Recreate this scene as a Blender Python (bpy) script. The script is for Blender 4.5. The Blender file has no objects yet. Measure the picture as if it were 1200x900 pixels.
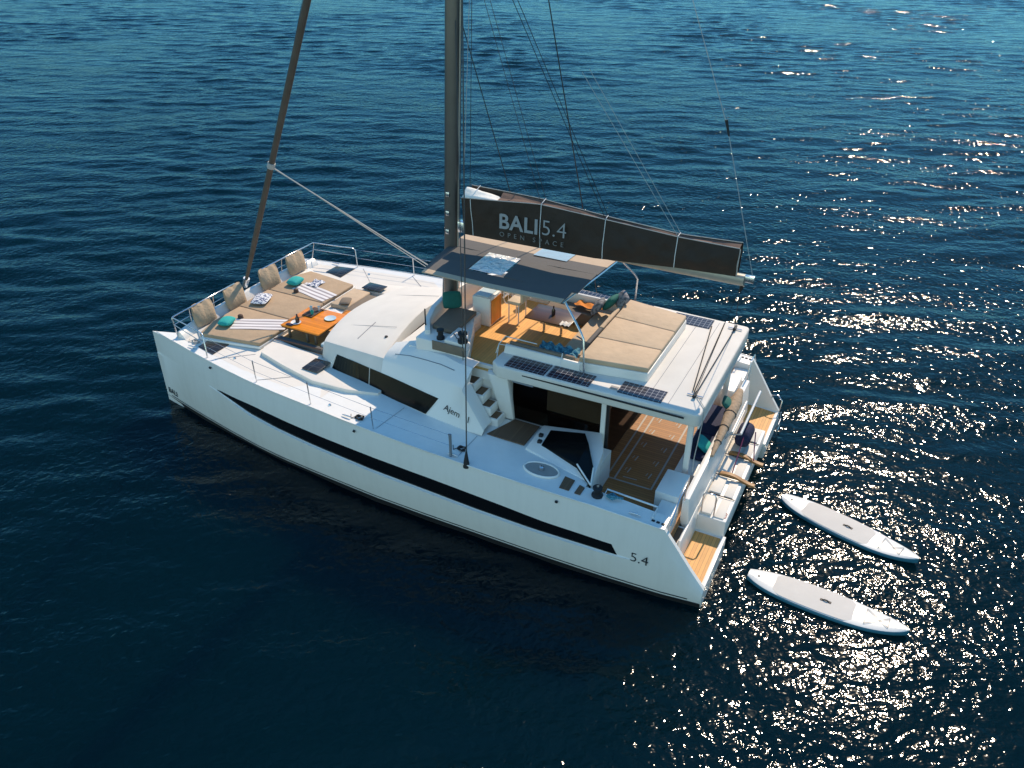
import bpy, bmesh, math, random
import numpy as np
from mathutils import Vector, Matrix
random.seed(7)
R = math.radians
sc = bpy.context.scene
col = sc.collection

# ---------------------------------------------------------------- camera
cam = bpy.data.cameras.new('camera')
cam_o = bpy.data.objects.new('camera', cam)
col.objects.link(cam_o)
yaw, pitch, roll = R(-63.396), R(-31.543), R(0.456)
f = Vector((math.cos(pitch)*math.cos(yaw), math.cos(pitch)*math.sin(yaw), math.sin(pitch)))
r0 = f.cross(Vector((0, 0, 1))).normalized()
u0 = r0.cross(f)
rt = math.cos(roll)*r0 + math.sin(roll)*u0
up = -math.sin(roll)*r0 + math.cos(roll)*u0
m = Matrix((rt, up, -f)).transposed().to_4x4()
m.translation = Vector((-2.1236, 17.686, 13.854))
cam_o.matrix_world = m
cam.sensor_width = 36
cam.lens = 976.5/1200*36
cam.clip_end = 6000
sc.camera = cam_o

# ---------------------------------------------------------------- light
SUN_EL, SUN_AZ = R(44), R(-93)
sd = Vector((math.cos(SUN_EL)*math.cos(SUN_AZ), math.cos(SUN_EL)*math.sin(SUN_AZ), math.sin(SUN_EL)))
sun = bpy.data.lights.new('sun', 'SUN')
sun.energy = 3.6
sun.angle = R(0.5)
sun.color = (1.0, 0.815, 0.605)
sun_o = bpy.data.objects.new('sun', sun)
sun_o.rotation_euler = sd.to_track_quat('Z', 'Y').to_euler()
sun_o.location = sd*60
col.objects.link(sun_o)
world = bpy.data.worlds.new('World')
sc.world = world
world.use_nodes = True
wn = world.node_tree
sky = wn.nodes.new('ShaderNodeTexSky')
sky.sky_type = 'NISHITA'
sky.sun_disc = False
sky.sun_elevation = SUN_EL
sky.sun_rotation = math.atan2(sd.x, sd.y)
sky.air_density = 1.0
sky.dust_density = 0.2
sky.ozone_density = 2.5
bg = wn.nodes['Background']
bg.inputs['Strength'].default_value = 0.15
tint = wn.nodes.new('ShaderNodeMix')            # tints the sky by direction
tint.data_type = 'RGBA'
tint.blend_type = 'MULTIPLY'
tint.inputs['Factor'].default_value = 1.0
# made-up sky gradient: dark blue on the sun side, brightened opposite to fill shade
wtc = wn.nodes.new('ShaderNodeTexCoord')
wsp = wn.nodes.new('ShaderNodeSeparateXYZ')
wn.links.new(wtc.outputs['Generated'], wsp.inputs[0])
wmr = wn.nodes.new('ShaderNodeMapRange')
wmr.interpolation_type = 'SMOOTHSTEP'
wmr.inputs['From Min'].default_value = -0.35
wmr.inputs['From Max'].default_value = 0.75
wn.links.new(wsp.outputs['Y'], wmr.inputs['Value'])
wmx = wn.nodes.new('ShaderNodeMix')
wmx.data_type = 'RGBA'
wmx.inputs['A'].default_value = (0.17, 0.445, 0.565, 1)
wmx.inputs['B'].default_value = (1.20, 1.30, 1.08, 1)
wn.links.new(wmr.outputs[0], wmx.inputs['Factor'])
wmz = wn.nodes.new('ShaderNodeMapRange')
wmz.interpolation_type = 'SMOOTHSTEP'
wmz.inputs['From Min'].default_value = 0.66
wmz.inputs['From Max'].default_value = 0.97
wn.links.new(wsp.outputs['Z'], wmz.inputs['Value'])
wmz2 = wn.nodes.new('ShaderNodeMix')
wmz2.data_type = 'RGBA'
wmz2.inputs['B'].default_value = (0.52, 1.20, 1.42, 1)  # zenith tint added to turn the shaded side decks bluer
wn.links.new(wmz.outputs[0], wmz2.inputs['Factor'])
wn.links.new(wmx.outputs['Result'], wmz2.inputs['A'])
wn.links.new(wmz2.outputs['Result'], tint.inputs['B'])
wn.links.new(sky.outputs['Color'], tint.inputs['A'])
wn.links.new(tint.outputs['Result'], bg.inputs['Color'])
sc.view_settings.view_transform = 'Standard'
sc.view_settings.look = 'None'
sc.view_settings.exposure = 0.5
sc.view_settings.gamma = 1.0
sc.cycles.max_bounces = 8
sc.cycles.caustics_reflective = False
sc.cycles.caustics_refractive = False

# ---------------------------------------------------------------- materials
def nodes(mt):
    mt.use_nodes = True
    return mt.node_tree.nodes, mt.node_tree.links, mt.node_tree.nodes['Principled BSDF']

def mat(name, c, rough=0.5, metal=0.0, var=0.06, vs=6.0, bump=0.0, bs=60.0, spec=0.5, coat=0.0):
    mt = bpy.data.materials.new(name)
    n, l, p = nodes(mt)
    p.inputs['Roughness'].default_value = rough
    p.inputs['Metallic'].default_value = metal
    p.inputs['Specular IOR Level'].default_value = spec
    p.inputs['Coat Weight'].default_value = coat
    p.inputs['Coat Roughness'].default_value = 0.05
    tc = n.new('ShaderNodeTexCoord')
    if var > 0:
        ns = n.new('ShaderNodeTexNoise')
        ns.inputs['Scale'].default_value = vs
        ns.inputs['Detail'].default_value = 6
        l.new(tc.outputs['Object'], ns.inputs['Vector'])
        mx = n.new('ShaderNodeMix')
        mx.data_type = 'RGBA'
        mx.inputs['A'].default_value = (*[min(1, v*(1-var*1.6)) for v in c], 1)
        mx.inputs['B'].default_value = (*[min(1, v*(1+var*1.6)) for v in c], 1)
        l.new(ns.outputs['Fac'], mx.inputs['Factor'])
        l.new(mx.outputs['Result'], p.inputs['Base Color'])
    else:
        p.inputs['Base Color'].default_value = (*c, 1)
    if bump > 0:
        nb = n.new('ShaderNodeTexNoise')
        nb.inputs['Scale'].default_value = bs
        nb.inputs['Detail'].default_value = 4
        l.new(tc.outputs['Object'], nb.inputs['Vector'])
        b = n.new('ShaderNodeBump')
        b.inputs['Strength'].default_value = 1.0
        b.inputs['Distance'].default_value = bump
        l.new(nb.outputs['Fac'], b.inputs['Height'])
        l.new(b.outputs['Normal'], p.inputs['Normal'])
    return mt

def math_node(n, op, a=None, b=None):
    k = n.new('ShaderNodeMath')
    k.operation = op
    if isinstance(a, (int, float)): k.inputs[0].default_value = a
    if isinstance(b, (int, float)): k.inputs[1].default_value = b
    return k

def stripes(name, axis, period, duty, c1, c2, rough=0.6, var=0.1, offset=0.0):
    """c2 lines of width duty*period on c1, repeating along one object axis"""
    mt = mat(name, c1, rough, var=0)
    n, l, p = nodes(mt)
    tc = n.new('ShaderNodeTexCoord')
    sp = n.new('ShaderNodeSeparateXYZ')
    l.new(tc.outputs['Object'], sp.inputs[0])
    a = math_node(n, 'MULTIPLY_ADD', None, 1.0/period)
    a.inputs[2].default_value = 50+offset
    l.new(sp.outputs[axis], a.inputs[0])
    fr = math_node(n, 'FRACT'); l.new(a.outputs[0], fr.inputs[0])
    lt = math_node(n, 'LESS_THAN', None, duty); l.new(fr.outputs[0], lt.inputs[0])
    fl = math_node(n, 'FLOOR'); l.new(a.outputs[0], fl.inputs[0])
    cmb = n.new('ShaderNodeCombineXYZ')
    l.new(fl.outputs[0], cmb.inputs[0])
    wn_ = n.new('ShaderNodeTexWhiteNoise'); l.new(cmb.outputs[0], wn_.inputs['Vector'])
    ns = n.new('ShaderNodeTexNoise'); ns.inputs['Scale'].default_value = 7
    ns.inputs['Detail'].default_value = 6
    l.new(tc.outputs['Object'], ns.inputs['Vector'])
    ad = math_node(n, 'ADD'); l.new(wn_.outputs['Value'], ad.inputs[0]); l.new(ns.outputs['Fac'], ad.inputs[1])
    hf = math_node(n, 'MULTIPLY', None, 0.5); l.new(ad.outputs[0], hf.inputs[0])
    m1 = n.new('ShaderNodeMix'); m1.data_type = 'RGBA'
    m1.inputs['A'].default_value = (*[v*(1-2*var) for v in c1], 1)
    m1.inputs['B'].default_value = (*[min(1, v*(1+2*var)) for v in c1], 1)
    l.new(hf.outputs[0], m1.inputs['Factor'])
    m2 = n.new('ShaderNodeMix'); m2.data_type = 'RGBA'
    l.new(lt.outputs[0], m2.inputs['Factor'])
    l.new(m1.outputs['Result'], m2.inputs['A'])
    m2.inputs['B'].default_value = (*c2, 1)
    l.new(m2.outputs['Result'], p.inputs['Base Color'])
    return mt

def grid_mat(name, sx, sy, c1, c2, line, rough=0.25):
    mt = mat(name, c1, rough, var=0, spec=0.6)
    n, l, p = nodes(mt)
    tc = n.new('ShaderNodeTexCoord')
    sp = n.new('ShaderNodeSeparateXYZ')
    l.new(tc.outputs['Object'], sp.inputs[0])
    outs = []
    for ax, per in ((0, sx), (1, sy)):
        a = math_node(n, 'MULTIPLY_ADD', None, 1.0/per); a.inputs[2].default_value = 50
        l.new(sp.outputs[ax], a.inputs[0])
        fr = math_node(n, 'FRACT'); l.new(a.outputs[0], fr.inputs[0])
        lt = math_node(n, 'LESS_THAN', None, line/per); l.new(fr.outputs[0], lt.inputs[0])
        outs.append(lt)
    mx = math_node(n, 'MAXIMUM')
    l.new(outs[0].outputs[0], mx.inputs[0]); l.new(outs[1].outputs[0], mx.inputs[1])
    m2 = n.new('ShaderNodeMix'); m2.data_type = 'RGBA'
    l.new(mx.outputs[0], m2.inputs['Factor'])
    m2.inputs['A'].default_value = (*c1, 1); m2.inputs['B'].default_value = (*c2, 1)
    l.new(m2.outputs['Result'], p.inputs['Base Color'])
    return mt

def blotch(name, c1, c2, scale, thr=0.5, rough=0.8):
    mt = mat(name, c1, rough, var=0)
    n, l, p = nodes(mt)
    tc = n.new('ShaderNodeTexCoord')
    ns = n.new('ShaderNodeTexNoise'); ns.inputs['Scale'].default_value = scale
    ns.inputs['Detail'].default_value = 2
    l.new(tc.outputs['Object'], ns.inputs['Vector'])
    rp = n.new('ShaderNodeValToRGB')
    rp.color_ramp.elements[0].position = thr-0.03; rp.color_ramp.elements[0].color = (*c1, 1)
    rp.color_ramp.elements[1].position = thr+0.03; rp.color_ramp.elements[1].color = (*c2, 1)
    l.new(ns.outputs['Fac'], rp.inputs['Fac'])
    l.new(rp.outputs['Color'], p.inputs['Base Color'])
    return mt

M = {}
M['gelcoat'] = mat('gelcoat', (0.79, 0.765, 0.725), 0.36, var=0.025, vs=1.3)
M['deck'] = mat('deck_nonskid', (0.71, 0.67, 0.615), 0.75, var=0.05, vs=2.5, bump=0.0012, bs=160, spec=0.15)
M['black'] = mat('black_gloss', (0.006, 0.007, 0.009), 0.12, var=0)
M['antifoul'] = mat('antifouling', (0.012, 0.012, 0.014), 0.7, var=0.2)
M['bootline'] = mat('boot_line', (0.02, 0.022, 0.026), 0.35, var=0)
M['glass'] = mat('tinted_glass', (0.004, 0.005, 0.006), 0.12, var=0, spec=0.12)
M['teak'] = stripes('teak', 1, 0.085, 0.10, (0.64, 0.325, 0.095), (0.30, 0.16, 0.06), 0.62, 0.12)
M['chock'] = mat('weathered_teak', (0.30, 0.145, 0.045), 0.55, var=0.15, vs=9)
M['gold_teak'] = stripes('gold_teak', 0, 0.085, 0.06, (0.78, 0.40, 0.105), (0.42, 0.20, 0.06), 0.55, 0.10)
M['tread'] = stripes('tread_teak', 0, 0.06, 0.08, (0.140, 0.078, 0.042), (0.06, 0.035, 0.02), 0.7, 0.15)
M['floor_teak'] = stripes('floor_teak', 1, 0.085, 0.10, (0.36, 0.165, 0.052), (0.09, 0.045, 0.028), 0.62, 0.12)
M['teak_x'] = stripes('teak_cross', 0, 0.085, 0.10, (0.64, 0.325, 0.095), (0.30, 0.16, 0.06), 0.62, 0.12)
M['wood'] = stripes('varnished_wood', 1, 0.11, 0.05, (0.78, 0.24, 0.010), (0.42, 0.13, 0.012), 0.3, 0.15)
M['darkwood'] = stripes('dark_wood', 1, 0.12, 0.05, (0.085, 0.040, 0.020), (0.03, 0.016, 0.01), 0.3, 0.15)
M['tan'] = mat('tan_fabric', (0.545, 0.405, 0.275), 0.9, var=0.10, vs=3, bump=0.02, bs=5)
M['tan_deck'] = mat('foredeck_fabric', (0.415, 0.295, 0.190), 0.9, var=0.12, vs=3, bump=0.022, bs=5)
M['tan_rumpled'] = mat('tan_rumpled_fabric', (0.43, 0.32, 0.215), 0.9, var=0.12, vs=8, bump=0.02, bs=14)
M['blind'] = mat('blind_fabric', (0.34, 0.25, 0.165), 0.9, var=0.08, vs=5)
M['awning'] = mat('awning_fabric', (0.36, 0.27, 0.19), 0.9, var=0.14, vs=8, bump=0.03, bs=10)
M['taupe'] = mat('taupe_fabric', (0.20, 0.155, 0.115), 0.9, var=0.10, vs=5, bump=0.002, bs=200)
M['canvas_tan'] = mat('tan_canvas', (0.50, 0.38, 0.27), 0.85, var=0.06, vs=4, bump=0.003, bs=40)
M['canvas_dark'] = mat('slate_canvas', (0.098, 0.093, 0.091), 0.8, var=0.08, vs=4, bump=0.003, bs=40)
M['sailbag'] = mat('sailbag_canvas', (0.036, 0.023, 0.016), 0.8, var=0.2, vs=3, bump=0.05, bs=3.5)
M['sailbag_in'] = mat('sailbag_lining', (0.14, 0.085, 0.065), 0.85, var=0.12, vs=4, bump=0.01, bs=8)
M['sail'] = mat('sailcloth', (0.75, 0.74, 0.70), 0.7, var=0.05, bump=0.02, bs=7)
M['alu'] = mat('boom_aluminium', (0.40, 0.37, 0.32), 0.4, 0.35, var=0.08)
M['mast'] = mat('mast_anodised', (0.135, 0.125, 0.118), 0.38, 0.55, var=0.12, vs=2)
M['steel'] = mat('stainless_steel', (0.66, 0.67, 0.69), 0.2, 0.9, var=0.03)
M['whitetube'] = mat('white_painted_tube', (0.72, 0.73, 0.74), 0.3, var=0.03)
M['wire'] = mat('dark_rigging', (0.028, 0.029, 0.033), 0.4, var=0)
M['rope_w'] = mat('pale_rope', (0.42, 0.42, 0.41), 0.8, var=0.15, vs=30)
M['rope_k'] = mat('black_rope', (0.02, 0.02, 0.024), 0.8, var=0.1)
M['rope_p'] = mat('purple_rope', (0.14, 0.012, 0.075), 0.7, var=0.1)
M['furled'] = mat('furled_sail_cover', (0.105, 0.078, 0.060), 0.8, var=0.25, vs=3, bump=0.006, bs=9)
M['solar'] = grid_mat('solar_cells', 0.122, 0.122, (0.012, 0.013, 0.032), (0.30, 0.31, 0.33), 0.011, 0.22)
M['hatch'] = grid_mat('smoked_hatch', 0.30, 0.30, (0.022, 0.020, 0.020), (0.06, 0.058, 0.055), 0.02, 0.25)
M['mesh_grey'] = mat('grey_nonslip', (0.32, 0.30, 0.28), 0.9, var=0.08)
M['rubber'] = mat('black_rubber', (0.012, 0.013, 0.016), 0.6, var=0.1)
M['seam'] = mat('seam_grey', (0.20, 0.22, 0.25), 0.7, var=0)
M['teal'] = mat('teal_fabric', (0.02, 0.36, 0.33), 0.85, var=0.12, vs=12, bump=0.004, bs=50)
M['green'] = mat('dark_green_fabric', (0.01, 0.12, 0.10), 0.85, var=0.15, vs=10, bump=0.004, bs=50)
M['bluetowel'] = blotch('blue_towelling', (0.03, 0.15, 0.22), (0.10, 0.30, 0.38), 22, 0.5)
M['greypil'] = blotch('grey_leafy_fabric', (0.20, 0.20, 0.22), (0.08, 0.085, 0.10), 13, 0.52)
M['pattern'] = blotch('white_blue_fabric', (0.70, 0.70, 0.72), (0.07, 0.10, 0.20), 16, 0.52)
M['navy'] = mat('navy_fabric', (0.012, 0.016, 0.055), 0.85, var=0.2, vs=9, bump=0.01, bs=16)
M['orange'] = mat('orange_fabric', (0.62, 0.20, 0.02), 0.85, var=0.1, vs=9, bump=0.01, bs=16)
M['whitecloth'] = mat('white_cloth', (0.74, 0.73, 0.72), 0.9, var=0.08, bump=0.01, bs=25)
M['cream'] = mat('cream_vinyl', (0.58, 0.47, 0.34), 0.6, var=0.06)
M['towel'] = stripes('striped_towel', 1, 0.17, 0.42, (0.74, 0.70, 0.69), (0.34, 0.30, 0.31), 0.95, 0.04, 0.3)
M['ceramic'] = mat('ceramic', (0.55, 0.66, 0.70), 0.2, var=0.02)
M['drink'] = mat('dark_bottle', (0.03, 0.014, 0.010), 0.1, var=0)
M['brown'] = mat('brown_wicker', (0.07, 0.035, 0.022), 0.7, var=0.2, vs=30)
M['board'] = mat('board_white', (0.68, 0.67, 0.645), 0.3, var=0.02)
M['boardpad'] = mat('board_pad', (0.585, 0.555, 0.515), 0.85, var=0.04, vs=4)
M['boardrail'] = mat('board_rail', (0.035, 0.16, 0.24), 0.3, var=0.05)
M['ink'] = mat('dark_lettering', (0.012, 0.016, 0.020), 0.5, var=0)
M['silver'] = mat('pale_lettering', (0.33, 0.34, 0.355), 0.6, var=0)
M['silver_dim'] = mat('dim_lettering', (0.20, 0.195, 0.19), 0.6, var=0)
M['red'] = mat('red_lettering', (0.25, 0.015, 0.02), 0.5, var=0)
M['yellow'] = mat('yellow_fender', (0.60, 0.48, 0.16), 0.5, var=0.05)
M['inlay'] = mat('pale_inlay', (0.40, 0.38, 0.35), 0.6, var=0.05)
def hull_gelcoat():
    mt = mat('hull_gelcoat', (0.78, 0.775, 0.755), 0.26, var=0)
    n, l, p = nodes(mt)
    tc = n.new('ShaderNodeTexCoord')
    mp = n.new('ShaderNodeMapping'); mp.inputs['Scale'].default_value = (2.2, 2.2, 0.28)
    l.new(tc.outputs['Object'], mp.inputs['Vector'])
    ns = n.new('ShaderNodeTexNoise'); ns.inputs['Scale'].default_value = 2.0; ns.inputs['Detail'].default_value = 8
    ns.inputs['Roughness'].default_value = 0.65
    l.new(mp.outputs[0], ns.inputs['Vector'])
    rp = n.new('ShaderNodeValToRGB')
    rp.color_ramp.elements[0].position = 0.30; rp.color_ramp.elements[0].color = (0.755, 0.745, 0.715, 1)
    rp.color_ramp.elements[1].position = 0.55; rp.color_ramp.elements[1].color = (0.79, 0.78, 0.75, 1)
    l.new(ns.outputs['Fac'], rp.inputs['Fac']); l.new(rp.outputs['Color'], p.inputs['Base Color'])
    n2 = n.new('ShaderNodeTexNoise'); n2.inputs['Scale'].default_value = 1.6; n2.inputs['Detail'].default_value = 2
    l.new(tc.outputs['Object'], n2.inputs['Vector'])
    b = n.new('ShaderNodeBump'); b.inputs['Distance'].default_value = 0.012
    l.new(n2.outputs['Fac'], b.inputs['Height']); l.new(b.outputs['Normal'], p.inputs['Normal'])
    return mt
M['hull'] = hull_gelcoat()
# wrinkled clear vinyl of the sunroof windows
def vinyl(name, tint, bumpd, op):
    mt = bpy.data.materials.new(name)
    n, l, p = nodes(mt)
    p.inputs['Base Color'].default_value = (*tint, 1)
    p.inputs['Roughness'].default_value = 0.12
    tc = n.new('ShaderNodeTexCoord')
    ns = n.new('ShaderNodeTexNoise'); ns.inputs['Scale'].default_value = 3.2; ns.inputs['Detail'].default_value = 2
    ns.inputs['Distortion'].default_value = 1.4
    l.new(tc.outputs['Object'], ns.inputs['Vector'])
    b = n.new('ShaderNodeBump'); b.inputs['Distance'].default_value = bumpd
    l.new(ns.outputs['Fac'], b.inputs['Height']); l.new(b.outputs['Normal'], p.inputs['Normal'])
    tr = n.new('ShaderNodeBsdfTransparent'); tr.inputs['Color'].default_value = (0.92, 0.93, 0.94, 1)
    mx = n.new('ShaderNodeMixShader'); mx.inputs[0].default_value = op
    out = n['Material Output']
    l.new(tr.outputs[0], mx.inputs[1]); l.new(p.outputs[0], mx.inputs[2]); l.new(mx.outputs[0], out.inputs['Surface'])
    return mt
M['vinyl'] = vinyl('crumpled_vinyl', (0.92, 0.87, 0.82), 0.22, 0.95)
M['vinyl2'] = vinyl('clear_vinyl', (0.45, 0.60, 0.70), 0.02, 0.85)
def dark_glass():
    mt = bpy.data.materials.new('smoked_side_glass')
    n, l, p = nodes(mt)
    p.inputs['Base Color'].default_value = (0.006, 0.007, 0.009, 1)
    p.inputs['Roughness'].default_value = 0.04
    tr = n.new('ShaderNodeBsdfTransparent'); tr.inputs['Color'].default_value = (0.62, 0.60, 0.58, 1)
    mx = n.new('ShaderNodeMixShader'); mx.inputs[0].default_value = 0.06
    l.new(tr.outputs[0], mx.inputs[1]); l.new(p.outputs[0], mx.inputs[2])
    l.new(mx.outputs[0], n['Material Output'].inputs['Surface'])
    return mt
M['sideglass'] = dark_glass()

# ---------------------------------------------------------------- mesh helpers
class MB:
    def __init__(s): s.v, s.f = [], []
    def add(s, v, f):
        o = len(s.v)
        s.v += [tuple(map(float, p)) for p in v]
        s.f += [[i+o for i in q] for q in f]
        return s
    def box(s, x, y, z):
        (a, b), (c, d), (e, g) = x, y, z
        v = [(a, c, e), (b, c, e), (b, d, e), (a, d, e), (a, c, g), (b, c, g), (b, d, g), (a, d, g)]
        return s.add(v, [(0, 3, 2, 1), (4, 5, 6, 7), (0, 1, 5, 4), (1, 2, 6, 5), (2, 3, 7, 6), (3, 0, 4, 7)])
    def prism(s, poly, z0, z1, ax=2):
        """polygon in the plane across axis ax, extruded along it; z0/z1 may be lists"""
        n = len(poly)
        Z0 = z0 if isinstance(z0, (list, tuple)) else [z0]*n
        Z1 = z1 if isinstance(z1, (list, tuple)) else [z1]*n
        def pt(p, h):
            return (p[0], p[1], h) if ax == 2 else ((p[0], h, p[1]) if ax == 1 else (h, p[0], p[1]))
        v = [pt(p, h) for p, h in zip(poly, Z0)] + [pt(p, h) for p, h in zip(poly, Z1)]
        fs = [list(range(n))[::-1], list(range(n, 2*n))] + [(i, (i+1) % n, n+(i+1) % n, n+i) for i in range(n)]
        return s.add(v, fs)
    def hexa(s, bottom, top):
        return s.add(list(bottom)+list(top), [(3, 2, 1, 0), (4, 5, 6, 7), (0, 1, 5, 4), (1, 2, 6, 5), (2, 3, 7, 6), (3, 0, 4, 7)])
    def grid(s, rows, close=False):
        n, k = len(rows), len(rows[0])
        v = [p for r in rows for p in r]
        fs = []
        for i in range(n-1):
            for j in range(k if close else k-1):
                j2 = (j+1) % k
                fs.append((i*k+j, i*k+j2, (i+1)*k+j2, (i+1)*k+j))
        return s.add(v, fs)
    def tube(s, pts, r, n=8, cap=True, flat=1.0):
        pts = [Vector(p) for p in pts]
        rr = r if isinstance(r, (list, tuple)) else [r]*len(pts)
        rows = []
        prev = None
        for i, p in enumerate(pts):
            t = (pts[min(i+1, len(pts)-1)] - pts[max(i-1, 0)])
            if t.length < 1e-9: t = Vector((0, 0, 1))
            t.normalize()
            a = prev if prev is not None else (Vector((0, 0, 1)) if abs(t.z) < 0.9 else Vector((1, 0, 0)))
            x = (a - t*a.dot(t)).normalized()
            prev = x
            y = t.cross(x)
            rows.append([p + (x*math.cos(2*math.pi*j/n) + y*math.sin(2*math.pi*j/n)*flat)*rr[i] for j in range(n)])
        o = len(s.v)
        s.grid(rows, True)
        if cap:
            s.f.append([o+j for j in range(n)][::-1])
            s.f.append([o+(len(rows)-1)*n+j for j in range(n)])
        return s
    def lathe(s, prof, c=(0, 0, 0), n=16):
        rows = [[(c[0]+r*math.cos(2*math.pi*j/n), c[1]+r*math.sin(2*math.pi*j/n), c[2]+z) for j in range(n)] for r, z in prof]
        return s.grid(rows, True)
    def build(s, name, mt, parent=None, origin=(0, 0, 0), smooth=None, bevel=0.0, seg=2):
        o0 = Vector(origin)
        if parent is not None:
            q = parent
            while q is not None:
                o0 = o0 + q.location
                q = q.parent
        me = bpy.data.meshes.new(name)
        me.from_pydata([(Vector(p)-o0)[:] for p in s.v], [], s.f)
        bm = bmesh.new(); bm.from_mesh(me)
        bmesh.ops.remove_doubles(bm, verts=bm.verts, dist=1e-5)
        bmesh.ops.recalc_face_normals(bm, faces=bm.faces)
        if bevel > 0:
            ed = [e for e in bm.edges if len(e.link_faces) == 2 and e.calc_face_angle(0) > R(28)]
            bmesh.ops.bevel(bm, geom=ed, offset=bevel, segments=seg, affect='EDGES', clamp_overlap=True, profile=0.5)
        bm.to_mesh(me); bm.free()
        ang = smooth if smooth is not None else (40 if bevel > 0 else None)
        if ang is not None:
            me.polygons.foreach_set('use_smooth', [True]*len(me.polygons))
            try: me.set_sharp_from_angle(angle=R(ang))
            except Exception: pass
        me.materials.append(M[mt] if isinstance(mt, str) else mt)
        ob = bpy.data.objects.new(name, me)
        ob.location = origin
        if parent is not None:
            ob.parent = parent
        col.objects.link(ob)
        return ob

def empty(name, loc=(0, 0, 0), rz=0.0, ry=0.0, rx=0.0):
    o = bpy.data.objects.new(name, None)
    o.location = loc
    o.rotation_euler = (rx, ry, rz)
    o.empty_display_size = 0.3
    col.objects.link(o)
    return o
def tag(o, label, cat, group=None):
    o['label'] = label
    o['category'] = cat
    if group: o['group'] = group
    return o
def struct(o, kind='structure'):
    o['kind'] = kind
    return o
def copy_tree(o, parent=None):
    c = o.copy()
    col.objects.link(c)
    if parent is not None: c.parent = parent
    for ch in list(o.children): copy_tree(ch, c)
    return c
def interp(x, xs, ys): return float(np.interp(x, xs, ys))

def text_mb(body, size, plane_o, xdir, ydir, shear=0.0, offset=0.0, spacing=1.0):
    cu = bpy.data.curves.new('lettering', 'FONT')
    cu.body = body; cu.size = size; cu.shear = shear; cu.offset = offset
    cu.space_character = spacing
    cu.extrude = 0.003
    tmp = bpy.data.objects.new('lettering', cu)
    col.objects.link(tmp)
    bpy.context.view_layer.update()
    me = tmp.to_mesh()
    x, y = Vector(xdir).normalized(), Vector(ydir).normalized()
    z = x.cross(y)
    mb = MB()
    mb.add([Vector(plane_o)+x*p.co.x+y*p.co.y+z*p.co.z for p in me.vertices], [list(q.vertices) for q in me.polygons])
    tmp.to_mesh_clear()
    bpy.data.objects.remove(tmp); bpy.data.curves.remove(cu)
    return mb

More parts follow.
